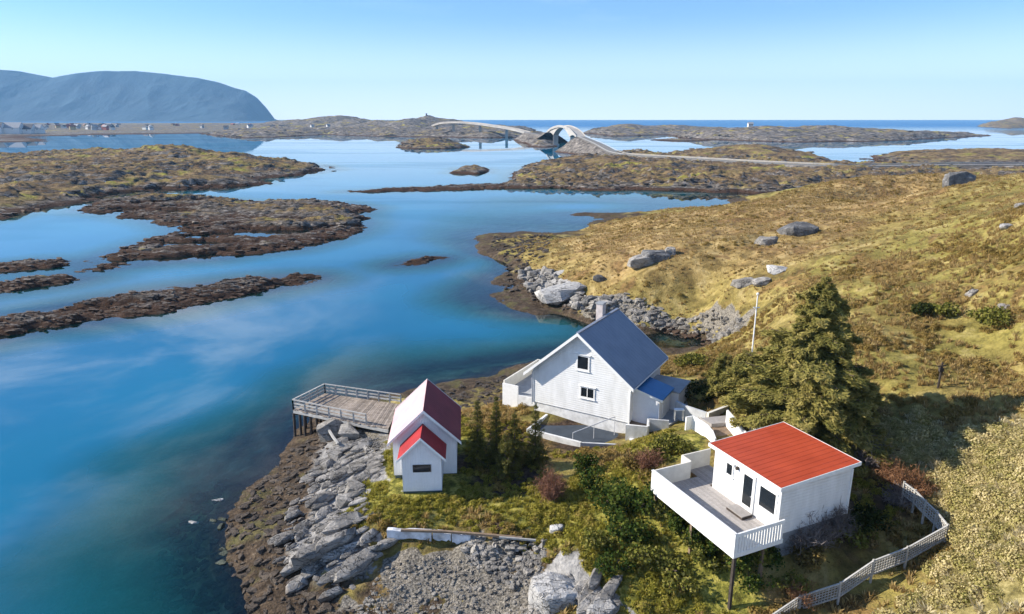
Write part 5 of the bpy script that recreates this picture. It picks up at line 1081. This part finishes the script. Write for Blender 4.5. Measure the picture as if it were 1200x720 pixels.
# ground cover: instanced tufts (uncountable)
def tuft_mesh(name, n, h, spread, mat, seed, leafy=False):
    g = np.random.default_rng(seed)
    if leafy:
        d = g.normal(size=(n, 3)); d[:, 2] = np.abs(d[:, 2]); d /= np.linalg.norm(d, axis=1)[:, None]; p = d*g.uniform(.5, 1, n)[:, None]*np.array([spread, spread, h])
        v, f, t = cards(n, p, np.full(n, .105 if n < 400 else .075)*g.uniform(.6, 1.2, n), np.clip(g.uniform(0, 1, n), 0, 1), seed, flat=1)
    else:
        a = g.uniform(0, 6.28, n); b = np.c_[np.cos(a), np.sin(a), 0*a]; bs = b*g.uniform(0, .35, n)[:, None]*spread; tp = bs+b*g.uniform(.2, 1, n)[:, None]*spread; tp[:, 2] = h*g.uniform(.5, 1, n)
        s = np.c_[-b[:, 1], b[:, 0], 0*a]*.035; mid = (bs+tp)/2; mid[:, 2] = tp[:, 2]*.7
        v = np.stack([bs-s, bs+s, mid+s*.8, mid-s*.8, mid-s*.8, mid+s*.8, tp+s*.15, tp-s*.15], 1).reshape(-1, 3); f = np.arange(len(v)).reshape(-1, 4); t = np.repeat(g.uniform(0, 1, n), 8)
    me = mesh_np(name, v, f, mat, False, {'tone': t}); return bpy.data.objects.new(name, me)
def scatter(name, pts, scl, protos, parent=None):
    me = bpy.data.meshes.new(name); n = len(pts); me.vertices.add(n); me.vertices.foreach_set('co', np.asarray(pts, np.float32).ravel())
    a = me.attributes.new('scl', 'FLOAT', 'POINT'); a.data.foreach_set('value', np.asarray(scl, np.float32))
    a = me.attributes.new('rot', 'FLOAT_VECTOR', 'POINT'); a.data.foreach_set('vector', np.c_[RNG.normal(size=(n, 2))*.12, RNG.uniform(0, 6.28, n)].astype(np.float32).ravel())
    o = link(name, me, parent); o['kind'] = 'stuff'
    ng = bpy.data.node_groups.new(name, 'GeometryNodeTree'); ng.interface.new_socket('Geometry', in_out='INPUT', socket_type='NodeSocketGeometry'); ng.interface.new_socket('Geometry', in_out='OUTPUT', socket_type='NodeSocketGeometry')
    gi = ng.nodes.new('NodeGroupInput'); go = ng.nodes.new('NodeGroupOutput'); ip = ng.nodes.new('GeometryNodeInstanceOnPoints'); ji = ng.nodes.new('GeometryNodeGeometryToInstance')
    for q in protos:
        oi = ng.nodes.new('GeometryNodeObjectInfo'); oi.inputs['Object'].default_value = q; ng.links.new(oi.outputs['Geometry'], ji.inputs[0])
    ng.links.new(gi.outputs[0], ip.inputs['Points']); ng.links.new(ji.outputs[0], ip.inputs['Instance']); ip.inputs['Pick Instance'].default_value = True
    for nm, ty, so_ in (('rot', 'FLOAT_VECTOR', 'Rotation'), ('scl', 'FLOAT', 'Scale')):
        at = ng.nodes.new('GeometryNodeInputNamedAttribute'); at.data_type = ty; at.inputs[0].default_value = nm
        ng.links.new(at.outputs[0], ip.inputs[so_])
    ng.links.new(ip.outputs[0], go.inputs[0]); md = o.modifiers.new('tufts', 'NODES'); md.node_group = ng; return o
gold = [tuft_mesh('tuft', 16, .42, .3, M['tuft'], 40+i) for i in range(3)]; green = [tuft_mesh('tuft', 18, .34, .32, M['tuftg'], 50+i) for i in range(3)]
heath = [tuft_mesh('clump', 220, .4, .42, M['heath'], 60+i, True) for i in range(3)]; scrubs = [tuft_mesh('clump', 420, .42, .45, M['scrub'], 70+i, True) for i in range(3)]; glump = [tuft_mesh('clump', 200, .35, .42, M['tuftg'], 80+i, True) for i in range(3)]
M['paleg'] = foliage('pale_dry_grass', [(.42, .36, .18), (.58, .50, .30), (.66, .58, .38)], True, .4); pale = [tuft_mesh('tuft', 26, .36, .42, M['paleg'], 90+i) for i in range(2)]
def field(n, x0, x1, y0, y1, seed):
    g = np.random.default_rng(seed); y = g.uniform(y0, y1, n); x = g.uniform(x0, x1, n); return x, y
def veg(n, box_, seed, want, base_s, protos, name, clump=.0, dens=None):
    x, y = field(n, *box_, seed); z = near_h(x, y); zf = zone_fields(x, y); ok = (z > 1.35)
    for a, b, c, d in FOOT: ok &= ~((x > a+.2) & (x < c-.2) & (y > b+.2) & (y < d-.2))
    ok &= (zf['rock'] < .4) & (zf['gravel'] < .3) & (np.abs(x) < y*1.0+7)
    ok &= want(x, y, zf)
    if clump: ok &= fbm(x, y, 2.2, 3, seed % 60) > clump
    x, y, z = x[ok], y[ok], z[ok]; g = np.random.default_rng(seed+1)
    return scatter(name, np.c_[x, y, z-.05], base_s(y)*g.uniform(.55, 1.25, len(x)), protos, headland)
one = lambda y: .9+0*y
veg(26000, (-18, 32, 24, 62), 900, lambda x, y, z: (z['lush'] > .35) & (z['soil'] < .5), lambda y: .75+0*y, green, 'lush_grass')
veg(9000, (-18, 32, 24, 62), 901, lambda x, y, z: (z['lush'] > .3) & (z['soil'] < .5), lambda y: .85+0*y, glump, 'herb_clumps', .05)
veg(26000, (-15, 60, 22, 70), 902, lambda x, y, z: (z['lush'] < .6) & (z['scrub'] < .5) & (z['soil'] < .7), lambda y: .9+0*y, gold, 'dry_grass', -.1)
veg(9000, (-15, 60, 24, 70), 903, lambda x, y, z: (z['lush'] < .6) & (z['scrub'] < .5), lambda y: .95+0*y, heath, 'heather_clumps', .08)
veg(15000, (8, 56, 16, 50), 904, lambda x, y, z: z['scrub'] > .3, lambda y: 1.25+0*y, scrubs, 'scrub_clumps', -.30)
veg(9000, (8, 56, 16, 50), 909, lambda x, y, z: z['scrub'] > .3, lambda y: .9+0*y, pale, 'pale_dry_grass')
veg(9000, (-12, 34, 24, 60), 907, lambda x, y, z: z['soil'] > .3, lambda y: .7+0*y, glump, 'shade_herbs', .0)
veg(46000, (0, 150, 58, 200), 905, lambda x, y, z: z['lush'] < .9, lambda y: .45+y*.003, gold, 'hill_grass', -.3)
veg(13000, (0, 150, 58, 200), 906, lambda x, y, z: z['lush'] < .9, lambda y: .5+y*.0035, heath, 'hill_heather', .24)
# ------------------------------------------------------------------ air
hm = bpy.data.materials.new('haze_air'); hm.use_nodes = True; hn = hm.node_tree; hn.nodes.clear()
hv = N(hn, 'ShaderNodeVolumePrincipled'); hv.inputs['Color'].default_value = (.32, .64, 1, 1); hv.inputs['Density'].default_value = .8e-4; hv.inputs['Anisotropy'].default_value = 0
ho = N(hn, 'ShaderNodeOutputMaterial'); L(hn, hv.outputs[0], ho.inputs['Volume'])
bm = bmesh.new(); bx(bm, -19500, 19500, -420, 12400, -10.2, 640); hz = done('haze', bm, hm); hz['kind'] = 'stuff'
